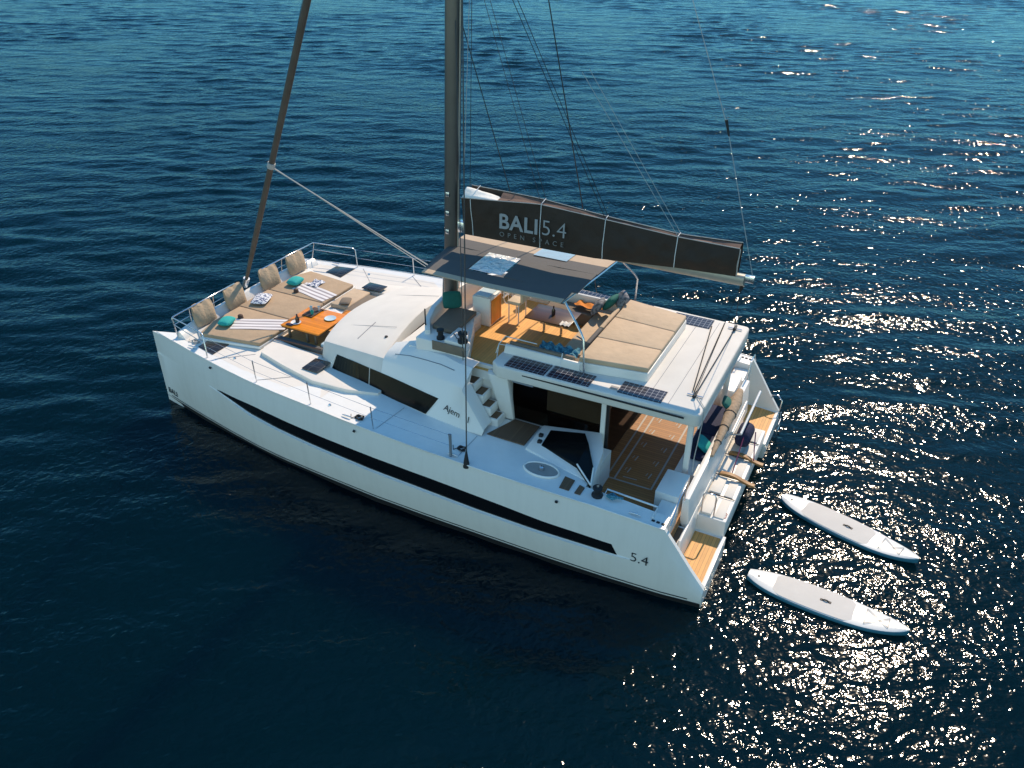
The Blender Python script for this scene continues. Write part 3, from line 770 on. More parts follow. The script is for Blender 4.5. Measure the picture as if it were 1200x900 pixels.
# ---- port and starboard sidedeck pieces beside the cockpit
for s in (1, -1):
    Y = lambda a, b: (min(s*a, s*b), max(s*a, s*b))
    # teak landing at the foot of the stairs
    MB().prism([(5.94, s*2.95), (5.60, s*2.06), (4.92, s*2.06), (4.92, s*2.95)][::-s], 2.09, 2.118).build('landing_teak', 'tread', boat)
    # raised companionway with smoked wrap-round window
    comp = MB()
    top = [(4.84, 2.02, 2.16), (3.30, 2.02, 2.42), (3.02, 2.6, 2.34), (2.93, 3.55, 2.06), (4.84, 3.05, 2.12)]
    bot = [(x, y, 1.25) for x, y, z in top]
    pts = [(x, s*y, z) for x, y, z in top]+[(x, s*y, z) for x, y, z in bot]
    comp.add(pts, [(0, 1, 2, 3, 4), (9, 8, 7, 6, 5)]+[(i, 5+i, 5+(i+1) % 5, (i+1) % 5) for i in range(5)])
    cp = comp.build('companionway', 'gelcoat', boat, bevel=0.03)
    wq = [(4.55, 2.22, 2.19), (3.62, 2.30, 2.44), (3.40, 2.62, 2.42), (3.02, 3.22, 2.24), (2.90, 3.66, 2.085), (3.42, 3.24, 2.22), (4.50, 2.86, 2.17)]
    wm = MB()
    wm.add([(x, s*y, z+0.025) for x, y, z in wq]+[(x, s*y, z-0.10) for x, y, z in wq], [(0, 1, 2, 5, 6), (2, 3, 4, 5)]+[(i, 7+i, 7+(i+1) % 7, (i+1) % 7) for i in range(7)])
    wm.build('companion_window', 'glass', cp)
    MB().tube([(x, s*y, z+0.03) for x, y, z in (wq[5], wq[4])], 0.02, 6).build('window_frame', 'gelcoat', cp)
    MB().tube([(x, s*y, z+0.03) for x, y, z in (wq[4], wq[3])], 0.02, 6).build('window_frame', 'gelcoat', cp)
    for x, y in ((4.68, 2.5), (4.60, 2.75)):
        MB().box((x-0.05, x+0.05), Y(y-0.05, y+0.05), (2.14, 2.23)).build('hinge', 'rubber', cp, bevel=0.01)
    # round grey non-slip disc with a winch base, teak foot steps
    MB().prism([(4.14+0.42*math.cos(t*0.5236), s*(3.62+0.24*math.sin(t*0.5236))) for t in range(12)], 2.07, 2.10).build('deck_pad', 'mesh_grey', boat)
    MB().lathe([(0.07, 0.0), (0.06, 0.08), (0.03, 0.10), (0.0, 0.10)], (4.14, s*3.62, 2.10)).build('deck_fitting', 'steel', boat)
    MB().tube([(4.14+0.43*math.cos(t*0.2618), s*(3.62+0.25*math.sin(t*0.2618)), 2.095) for t in range(25)], 0.028, 6).build('pad_rim', 'gelcoat', boat, smooth=60)
    MB().prism([(3.56, s*3.58), (3.30, s*3.62), (3.28, s*4.02), (3.52, s*4.02)][::s], 2.072, 2.088).build('step_teak', 'tread', boat)
    MB().prism([(3.14, s*3.72), (3.00, s*3.76), (3.00, s*4.04), (3.14, s*4.04)][::s], 2.072, 2.088).build('step_teak', 'tread', boat)
    # rail frame round the open well
    MB().tube([(2.52, s*3.95, 2.04), (2.52, s*3.60, 2.10), (1.34, s*3.60, 2.04), (1.34, s*3.95, 2.0)], 0.022, 7).build('well_rail', 'whitetube', boat, smooth=60)
    w = MB().lathe([(0.13, 0), (0.13, 0.05), (0.085, 0.08), (0.085, 0.17), (0.11, 0.20), (0.11, 0.24), (0.0, 0.25)], (2.66, s*3.86, 2.05), 18).build('winch', 'rubber', boat, smooth=40)
    MB().lathe([(0.03, 0.25), (0.03, 0.28), (0.0, 0.28)], (2.66, s*3.86, 2.05)).build('winch_socket', 'steel', w)
    # lockers at the aft corner
    MB().box((1.05, 1.60), Y(2.05, 2.98), (1.25, 1.96)).build('aft_locker', 'gelcoat', boat, bevel=0.025)
    MB().box((1.02, 1.42), Y(3.0, 3.68), (1.25, 1.80)).build('aft_locker', 'gelcoat', boat, bevel=0.025)
    # steps from the sidedeck down to the platform
    if s < 0: continue
    MB().box((0.82, 1.02), Y(2.95, 3.95), (0.51, 1.16)).build('transom_step', 'gelcoat', boat, bevel=0.012)
    MB().box((0.83, 1.01), Y(3.02, 3.88), (1.162, 1.172)).build('step_teak', 'tread', boat)
    MB().hexa([(0.72, s*2.12, 0.5), (0.72, s*3.55, 0.5), (0.815, s*3.55, 0.5), (0.815, s*2.12, 0.5)],
              [(0.75, s*2.12, 1.24), (0.75, s*3.50, 1.20), (0.815, s*3.50, 1.20), (0.815, s*2.12, 1.24)]).build('transom_wall', 'gelcoat', boat, bevel=0.02)

# ---- aft beam between the hulls
MB().box((0.06, 0.80), (-2.12, 2.12), (0.42, 0.96)).build('aft_beam', 'gelcoat', boat, bevel=0.03)
MB().hexa([(0.98, -2.9, 1.2), (0.74, -2.9, 0.9), (0.74, 2.9, 0.9), (0.98, 2.9, 1.2)], [(0.98, -2.9, 1.93), (0.82, -2.9, 1.93), (0.82, 2.9, 1.93), (0.98, 2.9, 1.93)]).build('aft_bulwark', 'gelcoat', boat, bevel=0.035)
for y0, y1 in ((1.32, 2.06), (0.52, 1.2), (-0.42, 0.35), (-1.25, -0.62), (-2.05, -1.4)):
    MB().box((0.44, 0.72), (y0, y1), (0.962, 1.03)).build('locker_lid', 'deck', boat, bevel=0.02)
    MB().box((0.14, 0.36), (y0, y1), (0.962, 0.99)).build('locker_lid', 'deck', boat, bevel=0.012)
text_mb('CS', 0.20, (0.10, 2.02, 0.968), (0, -1, 0), (1, 0, 0)).build('lettering', 'red', boat)
for y in (1.25, 0.43, -0.52, -1.33):
    MB().tube([(0.76, y, 1.0), (0.08, y, 0.985)], 0.014, 5).build('lashing_strap', 'rubber', boat)
# curved teak chocks that carry the tender
for yc in (-0.50, 0.46):
    rr = []
    for t in np.linspace(0, 1, 12):
        t = float(t); x = 0.66-0.88*t; z = 1.04+0.05*math.sin(t*math.pi*1.6)-0.06*t
        rr.append([(x, yc-0.055, z), (x, yc+0.055, z), (x, yc+0.055, z+0.06), (x, yc-0.055, z+0.06)])
    mb = MB().grid(rr, True); mb.f.append([0, 1, 2, 3]); k = len(mb.v); mb.f.append([k-1, k-2, k-3, k-4])
    mb.build('tender_chock', 'chock', boat, smooth=40)
# stern pushpit rails
for s in (1, -1):
    MB().tube([(0.92, s*4.0, 1.98), (0.90, s*3.5, 2.42), (0.90, s*3.0, 2.45), (0.92, s*2.98, 1.93)], 0.018, 7).build('pushpit_rail', 'steel', boat, smooth=60)
MB().tube([(0.30, -4.0, 0.52), (0.28, -4.0, 0.98), (0.12, -4.0, 1.02), (-0.02, -3.95, 0.9), (0.0, -3.95, 0.52)], 0.02, 7).build('boarding_rail', 'steel', boat, smooth=60)
lad = MB()
lad.tube([(-0.06, -3.9, 0.55), (-0.10, -3.85, 0.0), (-0.10, -3.8, -0.5)], 0.018, 6); lad.tube([(-0.06, -3.5, 0.55), (-0.10, -3.45, 0.0), (-0.10, -3.4, -0.5)], 0.018, 6)
for z in (0.35, 0.08): lad.tube([(-0.085, -3.87, z), (-0.085, -3.48, z)], 0.015, 6)
lad.build('swim_ladder', 'steel', boat, smooth=60)
MB().tube([(0.68, 2.04, 0.95), (0.68, 2.06, 1.52), (0.64, 2.06, 1.60), (0.42, 2.06, 1.60), (0.38, 2.06, 1.52), (0.38, 2.04, 0.95)], 0.020, 7).build('boarding_rail', 'steel', boat, smooth=60)

# aft bench with navy cushions
MB().box((0.98, 1.55), (-1.6, 1.6), (1.255, 1.62)).build('aft_bench', 'gelcoat', boat, bevel=0.02)

# ---- hardtop roof and flybridge
RF = MB()
def slab(poly, z0, z1): RF.prism(poly, z0, z1)
rp = [(5.9, 2.47), (6.12, 2.30), (6.12, 1.72), (4.12, 1.72), (4.12, -1.72), (6.12, -1.72), (6.12, -2.30), (5.9, -2.47)]
for sg in (-1, 1):
    for k_ in range(6):
        a_ = (k_/5 if sg < 0 else 1-k_/5)*math.pi/2
        rp.append((1.10-0.12*math.sin(a_), sg*(2.24+0.12*math.cos(a_))))
slab(rp, 3.47, 3.80)
RF.build('hardtop', 'deck', boat, bevel=0.045, seg=3)
for s in (1, -1):
    # shadow groove below the edge, its shade drawn as a dark strip
    MB().box((1.3, 5.5), (min(s*2.425, s*2.455), max(s*2.425, s*2.455)), (3.685, 3.715)).build('groove_shade', 'rubber', boat)
    MB().box((4.95, 5.5), (min(s*2.43, s*2.462), max(s*2.43, s*2.462)), (3.46, 3.50)).build('courtesy_vent', 'seam', boat)
    # curved corner panel that runs down beside the stairs
    MB().hexa([(6.05, s*2.0, 2.1), (5.62, s*2.0, 2.1), (5.62, s*2.12, 2.1), (5.95, s*2.12, 2.1)], [(6.35, s*2.1, 3.42), (5.70, s*2.1, 3.42), (5.70, s*2.32, 3.42), (6.25, s*2.32, 3.42)]).build('corner_panel', 'gelcoat', boat, bevel=0.04)
MB().box((0.99, 1.03), (-2.2, 2.2), (3.36, 3.48)).build('aft_valance', 'gelcoat', boat)
MB().box((4.1, 8.75), (-2.3, 1.98), (3.22, 3.34)).build('flybridge_base', 'gelcoat', boat)
MB().box((4.12, 8.3), (-2.0, 1.72), (3.345, 3.358)).build('flybridge_floor', 'gold_teak', boat)
MB().box((6.30, 6.95), (1.725, 2.12), (3.345, 3.358)).build('flybridge_floor', 'gold_teak', boat)
MB().box((6.28, 6.97), (1.98, 2.13), (3.10, 3.344)).build('stair_head', 'gelcoat', boat)
# stairs, port and starboard
for s in (1, -1):
    for z, x0, x1, y0, y1 in ((2.30, 5.84, 6.12, 2.16, 2.56), (2.57, 6.05, 6.35, 2.14, 2.54), (2.84, 6.28, 6.60, 2.06, 2.50), (3.10, 6.52, 6.95, 2.0, 2.48)):
        Y = (min(s*y0, s*y1), max(s*y0, s*y1))
        MB().box((x0, 6.97), (Y[0], Y[1]), (z-0.24, z)).build('stair_step', 'gelcoat', boat, bevel=0.012)
        MB().box((x0+0.05, x1-0.04), (Y[0]+0.05, Y[1]-0.05), (z+0.002, z+0.012)).build('step_teak', 'tread', boat)
# coamings
for s in (1, -1):
    MB().hexa([(4.05, s*1.70, 3.70), (6.08, s*1.70, 3.70), (6.08, s*1.83, 3.70), (4.05, s*1.83, 3.70)],
              [(4.05, s*1.70, 4.00), (6.04, s*1.70, 4.02), (6.04, s*1.78, 4.02), (4.05, s*1.78, 4.00)]).build('coaming', 'gelcoat', boat, bevel=0.025)
# front coaming wall
path = [(8.22, 1.86), (8.44, 1.50), (8.62, 0.9), (8.70, 0.0), (8.62, -0.9), (8.42, -1.62), (8.05, -2.12), (7.0, -2.18), (6.1, -1.85)]
rr = []
for i, (x, y) in enumerate(path):
    a = Vector(path[max(i-1, 0)]); b = Vector(path[min(i+1, len(path)-1)])
    nrm = Vector((-(b-a).y, (b-a).x)).normalized()*0.07
    zt = [3.92, 4.02, 4.08, 4.10, 4.08, 4.02, 3.98, 3.95, 3.95][i]
    rr.append([(x-nrm.x, y-nrm.y, 3.3), (x-nrm.x, y-nrm.y, zt), (x+nrm.x, y+nrm.y, zt), (x+nrm.x, y+nrm.y, 3.3)])
mb = MB().grid(rr, True); mb.f.append([0, 1, 2, 3]); k = len(mb.v); mb.f.append([k-1, k-2, k-3, k-4])
mb.build('front_coaming', 'gelcoat', boat, smooth=40, bevel=0.02)
# port lounge block, its side panel and mattress
MB().prism([(8.42, 0.15), (8.42, 2.13), (6.95, 2.13), (6.98, 1.88), (7.60, 0.50), (7.60, 0.15)], 3.34, 3.80).build('lounge_base', 'gelcoat', boat, bevel=0.03)
MB().prism([(7.60, 2.10), (6.99, 2.10), (7.03, 1.92), (7.30, 1.34), (7.62, 1.34)], 3.78, 3.92).build('lounge_base', 'gelcoat', boat, bevel=0.04)
MB().box((6.98, 7.92), (2.132, 2.152), (3.58, 3.84)).build('side_panel', 'taupe', boat, bevel=0.008)
MB().prism([(7.62, 0.35), (8.40, 0.35), (8.28, 1.55), (7.58, 1.62)], 3.802, 3.92).build('lounge_cushion', 'taupe', boat, bevel=0.03, seg=3)  # dark fabric colour stands in for the shade on this cushion
# helm console with wooden aft face
hc = MB().box((7.38, 7.92), (-0.62, 0.06), (3.36, 4.20)).build('helm_console', 'gelcoat', boat, bevel=0.03)
MB().box((7.366, 7.379), (-0.56, 0.0), (3.42, 4.12)).build('console_door', 'wood', hc)
MB().box((7.46, 7.86), (-0.55, 0.0), (4.203, 4.215)).build('console_lid', 'ceramic', hc)
# helm seat
hs = MB().box((6.72, 7.12), (-0.95, -0.40), (3.92, 4.02)).build('helm_seat', 'cream', boat, bevel=0.04, seg=3)
MB().box((6.64, 6.73), (-0.93, -0.42), (4.0, 4.32)).build('seat_back', 'cream', hs, bevel=0.035)
for x, y in ((6.78, -0.9), (6.78, -0.45), (7.07, -0.9), (7.07, -0.45)):
    MB().tube([(x, y, 3.36), (x, y, 3.93)], 0.018, 6).build('seat_leg', 'whitetube', hs)
MB().tube([(6.66, -0.98, 3.95), (7.1, -0.98, 3.98), (7.14, -0.98, 4.15), (6.7, -0.98, 4.18)], 0.015, 6).build('armrest', 'whitetube', hs)
# steering wheel
wh = MB().tube([(7.34+0.02*math.sin(t), -0.95+0.28*math.cos(t), 3.95+0.28*math.sin(t)) for t in np.linspace(0, 2*math.pi, 25)], 0.016, 6)
for t in (0.5, 2.6, 4.7): wh.tube([(7.34, -0.95, 3.95), (7.34, -0.95+0.28*math.cos(t), 3.95+0.28*math.sin(t))], 0.010, 5)
wh.tube([(7.34, -0.95, 3.95), (7.5, -0.95, 3.8)], 0.03, 6)
wh.build('steering_wheel', 'whitetube', boat, smooth=60)
# U-sofa round the flybridge table
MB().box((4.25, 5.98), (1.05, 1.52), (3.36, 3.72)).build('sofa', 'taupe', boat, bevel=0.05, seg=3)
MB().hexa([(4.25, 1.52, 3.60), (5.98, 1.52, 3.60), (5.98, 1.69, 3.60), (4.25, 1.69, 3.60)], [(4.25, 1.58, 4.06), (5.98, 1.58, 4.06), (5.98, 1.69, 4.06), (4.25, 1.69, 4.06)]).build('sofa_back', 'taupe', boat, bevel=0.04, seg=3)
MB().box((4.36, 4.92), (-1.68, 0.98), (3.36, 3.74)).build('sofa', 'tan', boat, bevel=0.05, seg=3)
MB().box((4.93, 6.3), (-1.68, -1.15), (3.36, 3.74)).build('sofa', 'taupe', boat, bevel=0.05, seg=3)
# aft sofa back: port end coloured dark for the shade there, the rest tan
MB().hexa([(4.18, 0.05, 3.7), (4.34, 0.05, 3.7), (4.34, 0.95, 3.7), (4.18, 0.95, 3.7)], [(4.16, 0.05, 4.12), (4.28, 0.05, 4.12), (4.28, 0.95, 4.12), (4.16, 0.95, 4.12)]).build('sofa_back', 'canvas_dark', boat, bevel=0.04, seg=3)
MB().hexa([(4.18, -1.68, 3.7), (4.34, -1.68, 3.7), (4.34, 0.03, 3.7), (4.18, 0.03, 3.7)], [(4.16, -1.68, 4.12), (4.28, -1.68, 4.12), (4.28, 0.03, 4.12), (4.16, 0.03, 4.12)]).build('sofa_back', 'tan', boat, bevel=0.04, seg=3)
tb = MB().box((5.12, 6.38), (-0.88, 0.02), (3.86, 3.90)).build('flybridge_table', 'darkwood', boat, bevel=0.01)  # dark wood stands in for a shaded patch above the floor
for x in (5.5, 6.0): MB().tube([(x, -0.43, 3.36), (x, -0.43, 3.86)], 0.04, 10).build('table_leg', 'steel', tb)
# thin rails of the coaming
MB().tube([(6.28, 1.83, 3.36), (6.20, 1.80, 4.0), (6.05, 1.74, 4.22), (5.2, 1.74, 4.22)], 0.014, 6).build('coaming_rail', 'whitetube', boat, smooth=60)
MB().tube([(6.22, 1.92, 3.8), (6.16, 1.88, 4.05), (5.6, 1.86, 4.06), (5.0, 1.86, 4.06)], 0.012, 6).build('coaming_rail', 'whitetube', boat, smooth=60)
MB().tube([(4.55, 1.80, 3.8), (4.52, 1.76, 4.15)], 0.016, 6).build('coaming_rail', 'whitetube', boat, smooth=60)
# sunpad plinth and pads
MB().prism([(4.12, -1.78), (4.12, 1.78), (2.46, 1.53), (2.46, -1.53)], 3.79, 4.03).build('sunpad_plinth', 'gelcoat', boat, bevel=0.03)
def pad(y0, y1):
    q = lambda x, y: y*(1.0 if x > 3 else 0.86)
    MB().prism([(4.10, y0), (4.10, y1), (2.48, y1*0.86), (2.48, y0*0.86)], 4.035, 4.16).build('sunpad', 'tan', boat, bevel=0.03, seg=3)
pad(-1.76, -0.62); pad(-0.60, 0.60); pad(0.62, 1.76)
# solar panels
for s in (1, -1):
    for x0, x1, y0, y1 in ((4.72, 5.76, 1.86, 2.38), (3.60, 4.66, 1.84, 2.36), (1.90, 2.94, 1.74, 2.26)):
        MB().box((x0, x1), (min(s*y0, s*y1), max(s*y0, s*y1)), (3.803, 3.818)).build('solar_panel', 'solar', boat)
    MB().box((2.96, 3.14), (min(s*2.06, s*2.20), max(s*2.06, s*2.20)), (3.803, 3.825)).build('cable_box', 'mesh_grey', boat, bevel=0.006)
# mainsheet on the roof and up to the boom end
for a, b in (((1.30, -2.0, 3.84), (1.30, 1.60, 3.84)), ((1.62, -2.2, 3.83), (1.36, 1.5, 3.84)), ((1.88, -1.9, 3.82), (1.40, 1.45, 3.84))):
    MB().tube([a, b], 0.014, 5).build('mainsheet', 'rope_k', boat)
for y in (1.62, -2.02):
    MB().tube([(1.30, y-0.12, 3.86), (1.30, y+0.12, 3.86)], [0.03, 0.045], 8).build('sheet_block', 'rubber', boat)
    MB().tube([(1.12, y, 3.83), (1.48, y, 3.83)], 0.018, 6).build('deck_eye', 'steel', boat)
for yy in (-1.9, 1.7):
    MB().tube([(1.30, yy, 3.85), (0.98, 0, 5.95)], 0.007, 5).build('mainsheet', 'rope_k', boat)
MB().tube([(1.24, 1.65, 3.84), (0.99, 2.0, 3.83), (0.96, 2.05, 3.5), (1.05, 1.95, 2.4), (1.05, 1.94, 1.98)], 0.012, 5).build('mainsheet', 'rope_w', boat)
# black winches on the port coaming
for x, y, z, k in ((7.12, 1.98, 3.90, 1.0), (7.80, 1.92, 3.80, 0.8)):
    for s in (1, -1):
        w = MB().lathe([(0.13*k, 0), (0.13*k, 0.06), (0.085*k, 0.09), (0.085*k, 0.19), (0.12*k, 0.22), (0.12*k, 0.27), (0.0, 0.28)], (x, s*y, z), 18).build('winch', 'rubber', boat, smooth=40)
        MB().lathe([(0.035, 0.28*k), (0.035, 0.32*k), (0, 0.32*k)], (x, s*y, z)).build('winch_socket', 'steel', w)
MB().tube([(7.8, 1.85, 3.93), (7.66, 1.6, 3.84), (7.5, 1.75, 3.94), (7.3, 1.95, 3.94), (7.15, 1.97, 4.0)], 0.010, 5).build('sheet', 'rope_k', boat, smooth=60)

# ---- bimini
bim = empty('bimini'); bim.parent = boat
def bz(y): return 5.40+0.10*(1-((y-0.1)/1.6)**2)
def bim_sheet(y0, y1, x0, x1, n=8):
    rr = []
    for y in np.linspace(y0, y1, n):
        y = float(y)
        rr.append([(x0+0.03*(y-y0), y, bz(y)), ((x0+x1)/2, y, bz(y)-0.025), (x1-0.04*y, y, bz(y)), (x1-0.04*y, y, bz(y)-0.025), ((x0+x1)/2, y, bz(y)-0.05), (x0+0.03*(y-y0), y, bz(y)-0.025)])
    return MB().grid(rr, True)
def canvas(name, y0, y1, x0, x1, mt):
    mb = bim_sheet(y0, y1, x0, x1)
    mb.f.append(list(range(6))); k = len(mb.v); mb.f.append([k-6+i for i in range(6)][::-1])
    return mb.build(name, mt, bim, smooth=40)
canvas('canvas', -1.45, -0.55, 4.36, 8.60, 'canvas_tan')
# dark centre cut round the vinyl window
canvas('canvas', -0.548, 0.0, 4.40, 8.58, 'canvas_dark')
canvas('canvas', 0.002, 1.10, 4.44, 6.48, 'canvas_dark')
canvas('canvas', 0.002, 1.10, 7.42, 8.56, 'canvas_dark')
canvas('canvas', 1.102, 1.48, 4.62, 8.52, 'canvas_dark')
canvas('canvas', 1.482, 1.66, 4.66, 8.50, 'canvas_tan')
# crumpled window
rr = []
for i, x in enumerate(np.linspace(6.50, 7.40, 12)):
    rr.append([(float(x), float(y), bz(float(y))+0.012+0.03*random.random()*(0 < i < 11)*(0 < j < 9)) for j, y in enumerate(np.linspace(0.02, 1.08, 10))])
MB().grid(rr).build('window', 'vinyl', bim, smooth=80)
rr = [[(float(x), float(y), bz(float(y))+0.008) for y in np.linspace(-1.15, -0.40, 7)] for x in (5.42, 5.9, 6.35)]
MB().grid(rr).build('window', 'vinyl2', bim, smooth=80)
for pts in (((3.92, 1.84, 3.8), (3.98, 1.84, 4.70), (4.06, 1.80, 4.82), (4.66, 1.45, 5.36)), ((4.12, -2.25, 3.8), (4.10, -2.25, 4.55), (4.16, -2.1, 4.75), (4.36, -1.45, 5.36)),
            ((8.62, 0.42, 4.05), (8.5, 0.42, 5.46)), ((8.62, -0.42, 4.05), (8.5, -0.42, 5.46))):
    MB().tube(pts, 0.028, 8).build('pole', 'steel', bim, smooth=60)
MB().tube([(4.64, 1.6, bz(1.6)-0.04), (4.40, 0, 5.46), (4.36, -1.44, bz(-1.44)-0.03)], 0.022, 6).build('pole', 'steel', bim, smooth=60)
MB().tube([(3.98, 1.84, 4.68), (4.2, 1.70, 4.66)], 0.02, 6).build('pole', 'steel', bim)

MB().tube([(8.36, 1.72, 3.95), (8.36, 1.72, 4.42)], 0.02, 6).build('light_post', 'rubber', boat)
# ---- mast, boom, sail bag
def rake(z): return 8.62-0.043*(z-3.9)
mr = []
for z in (3.86, 23.0):
    cx = rake(z)
    mr.append([(cx+0.20*math.cos(t)*(1.0 if math.cos(t) > 0 else 0.85), 0.125*math.sin(t), z) for t in np.linspace(0, 2*math.pi, 20, endpoint=False)])
mst = MB().grid(mr, True); mst.f.append(list(range(20))[::-1]); mst.f.append(list(range(20, 40)))
mast = mst.build('mast', 'mast', boat, smooth=50)
MB().box((8.56-0.1, 8.78), (-0.16, 0.16), (3.84, 3.96)).build('mast_step', 'steel', mast, bevel=0.02)
MB().tube([(rake(4)-0.20, 0, 4.1), (rake(23)-0.20, 0, 22.9)], 0.022, 5).build('mast_track', 'alu', mast)
for z in (5.9, 6.4, 6.9):
    MB().box((rake(z)-0.02, rake(z)+0.08), (0.12, 0.17), (z-0.05, z+0.07)).build('cleat', 'steel', mast, bevel=0.01)
MB().box((8.05, 8.30), (-0.10, 0.10), (5.92, 6.22)).build('gooseneck', 'steel', mast, bevel=0.03)
bm_ = []
for x, zc, h in ((8.12, 6.07, 0.12), (4.4, 6.09, 0.13), (0.92, 6.09, 0.13)):
    bm_.append([(x, 0.11*math.copysign(abs(math.cos(t))**0.6, math.cos(t)), zc+h*math.copysign(abs(math.sin(t))**0.6, math.sin(t))) for t in np.linspace(0, 2*math.pi, 16, endpoint=False)])
bmb = MB().grid(bm_, True); bmb.f.append(list(range(16))[::-1]); bmb.f.append([len(bmb.v)-16+i for i in range(16)])
boom = bmb.build('boom', 'alu', boat, smooth=50)
MB().box((0.70, 0.93), (-0.06, 0.06), (6.06, 6.22)).build('boom_end', 'steel', boom, bevel=0.02)
MB().tube([(0.95, 0, 5.95), (0.98, 0, 5.80)], [0.05, 0.03], 8).build('sheet_block', 'rubber', boom)
def bagz(x, s=1): return interp(x, [1.1, 2.5, 4.3, 6.0, 8.05], [6.85, 6.85, 6.95, 7.06, 6.93] if s > 0 else [6.90, 6.86, 6.98, 7.11, 7.10])
def bagw(x): return interp(x, [1.1, 2.5, 4.3, 5.9, 7.0, 8.05], [0.14, 0.10, 0.08, 0.13, 0.22, 0.28])
def bagy(x, t): return interp(t, [0, 0.35, 0.7, 1.0], [0.15, 0.19, 0.15+(bagw(x)-0.15)*0.6+0.03, bagw(x)])
def boomt(x): return interp(x, [0.92, 2.5, 4.5, 8.12], [6.21, 6.13, 5.97, 5.93])
bag = empty('sail_bag'); bag.parent = boat
random.seed(3)
TIES = (2.52, 4.28, 5.92, 7.8)
def bagwob(x, t):
    near = min(abs(x-q) for q in TIES)
    pull = 1-math.exp(-(near/0.28)**2)                       # the cloth is drawn in at every tie
    e = math.sin(math.pi*min(1, max(0, t)))**0.7
    w = 0.022*math.sin(x*3.1+t*5.0)+0.015*math.sin(x*7.3-t*7.5+1)+0.010*math.sin(x*15.0+t*11+2)
    return e*(w*(0.45+0.55*pull)+0.030*pull-0.015)
def bag_side(s, name):
    rr = []
    for x in np.linspace(1.10, 8.05, 110):
        x = float(x); zt, zb = bagz(x, s), boomt(x)+0.004
        out = [(x, s*(bagy(x, t)+bagwob(x, t)), zb+(zt-zb)*t) for t in np.linspace(0, 1, 15).tolist()]
        inn = [(x, y-s*0.025, z) for x, y, z in out[::-1]]
        rr.append(out+inn)
    mb = MB().grid(rr, True); k = len(rr[0])
    mb.f.append(list(range(k))[::-1]); mb.f.append([len(mb.v)-k+i for i in range(k)])
    return mb.build(name, 'sailbag', bag, smooth=50)
bag_side(1, 'bag_panel')
bag_side(-1, 'bag_panel')
# brown zip flaps that almost close the top
for s in (1, -1):
    rr = []
    for x in np.linspace(1.12, 7.1, 30):
        x = float(x); w = bagw(x); zm = (bagz(x, 1)+bagz(x, -1))/2
        rr.append([(x, s*(w-0.004), bagz(x, s)-0.008), (x, s*w*0.5, (bagz(x, s)+zm)/2-0.02+0.015*math.sin(x*3+s)), (x, -s*0.012, zm-0.04+0.02*math.sin(x*7)+0.004*s)])
    MB().grid(rr).build('zip_flap', 'sailbag_in', bag, smooth=60)
    MB().tube([(float(x), s*(bagw(float(x))-0.01), bagz(float(x), s)+0.006) for x in np.linspace(1.1, 8.05, 24)], 0.013, 5).build('bag_hem', 'inlay', bag)
# stacked sail seen at the forward end
sm = []
for x in np.linspace(6.9, 8.03, 8):
    x = float(x); t = (x-6.9)/1.2
    sm.append([(x, (bagw(x)-0.02)*math.cos(a), 6.88+(0.06+0.20*t)*math.sin(a)+0.025*math.sin(a*5+x*4)) for a in np.linspace(0, math.pi, 12)])
MB().grid(sm).build('stacked_sail', 'sail', bag, smooth=60)
# white ties
for x in (2.52, 4.28, 5.92, 7.8):
    zt, zb = bagz(x), boomt(x)
    pts = [(x, bagy(x, t)+bagwob(x, t)+0.008, zb+(zt-zb)*t) for t in (0.02, 0.2, 0.4, 0.6, 0.8, 0.97)]
    pts += [(x, bagw(x)*0.9, zt+0.03), (x, 0.0, (zt+bagz(x, -1))/2+0.03), (x, -bagw(x), bagz(x, -1)+0.03)]
    MB().tube(pts, 0.010, 5).build('tie', 'whitecloth', bag, smooth=60)
MB().tube([(1.09, 0.14, 6.84), (1.09, 0.19, 6.5), (1.09, 0.15, 6.22)], 0.018, 5).build('bag_hem', 'inlay', bag)
# lettering on the port side of the bag, following its slope
def bag_pt(x, t):
    zt, zb = bagz(x), boomt(x)
    return Vector((x, max(bagy(x, t), 0.18)+0.062, zb+(zt-zb)*t))
tdir = bag_pt(5.4, 0.42)-bag_pt(7.0, 0.42)
tup = bag_pt(6.2, 0.75)-bag_pt(6.2, 0.35)
text_mb('BALI', 0.53, bag_pt(7.02, 0.37), tdir, tup, offset=0.012, spacing=1.06).build('lettering', 'silver', bag)
text_mb('5.4', 0.55, bag_pt(5.86, 0.37), tdir, tup, offset=-0.006, spacing=1.02).build('lettering', 'silver', bag)
text_mb('OPEN SPACE', 0.17, bag_pt(7.00, 0.16), tdir, tup, spacing=2.0).build('lettering', 'silver_dim', bag)

# ---- standing and running rigging
def line(name, a, b, r, mt, parent=boat):
    return MB().tube([a, b], r, 5, cap=False).build(name, mt, parent)
H1 = (rake(18.5), 0, 18.5)
for s in (1, -1):
    line('cap_shroud', (5.78, s*4.24, 2.05), (rake(19.5)-0.1, s*0.12, 19.5), 0.016, 'wire')
    MB().tube([(5.78, s*4.24, 2.02), (5.785, s*4.235, 2.20), (5.80, s*4.20, 2.42)], [0.085, 0.06, 0.022], 10).build('shroud_boot', 'rubber', boat, smooth=60)
    line('lower_shroud', (6.93, s*2.32, 3.12), (rake(11)-0.14, s*0.12, 11.0), 0.012, 'wire')
    MB().tube([(6.93, s*2.33, 3.05), (6.94, s*2.31, 3.24)], 0.04, 8).build('turnbuckle', 'yellow', boat)
    line('lazy_jack', (4.28, s*0.09, 6.97), (rake(14)-0.1, s*0.12, 14.0), 0.008, 'rope_k')
    line('lazy_jack', (2.52, s*0.11, 6.88), (5.0, s*0.2, 10.2), 0.006, 'rope_w')
    line('lazy_jack', (5.92, s*0.14, 7.09), (rake(13)-0.1, s*0.12, 13.5), 0.006, 'rope_k')
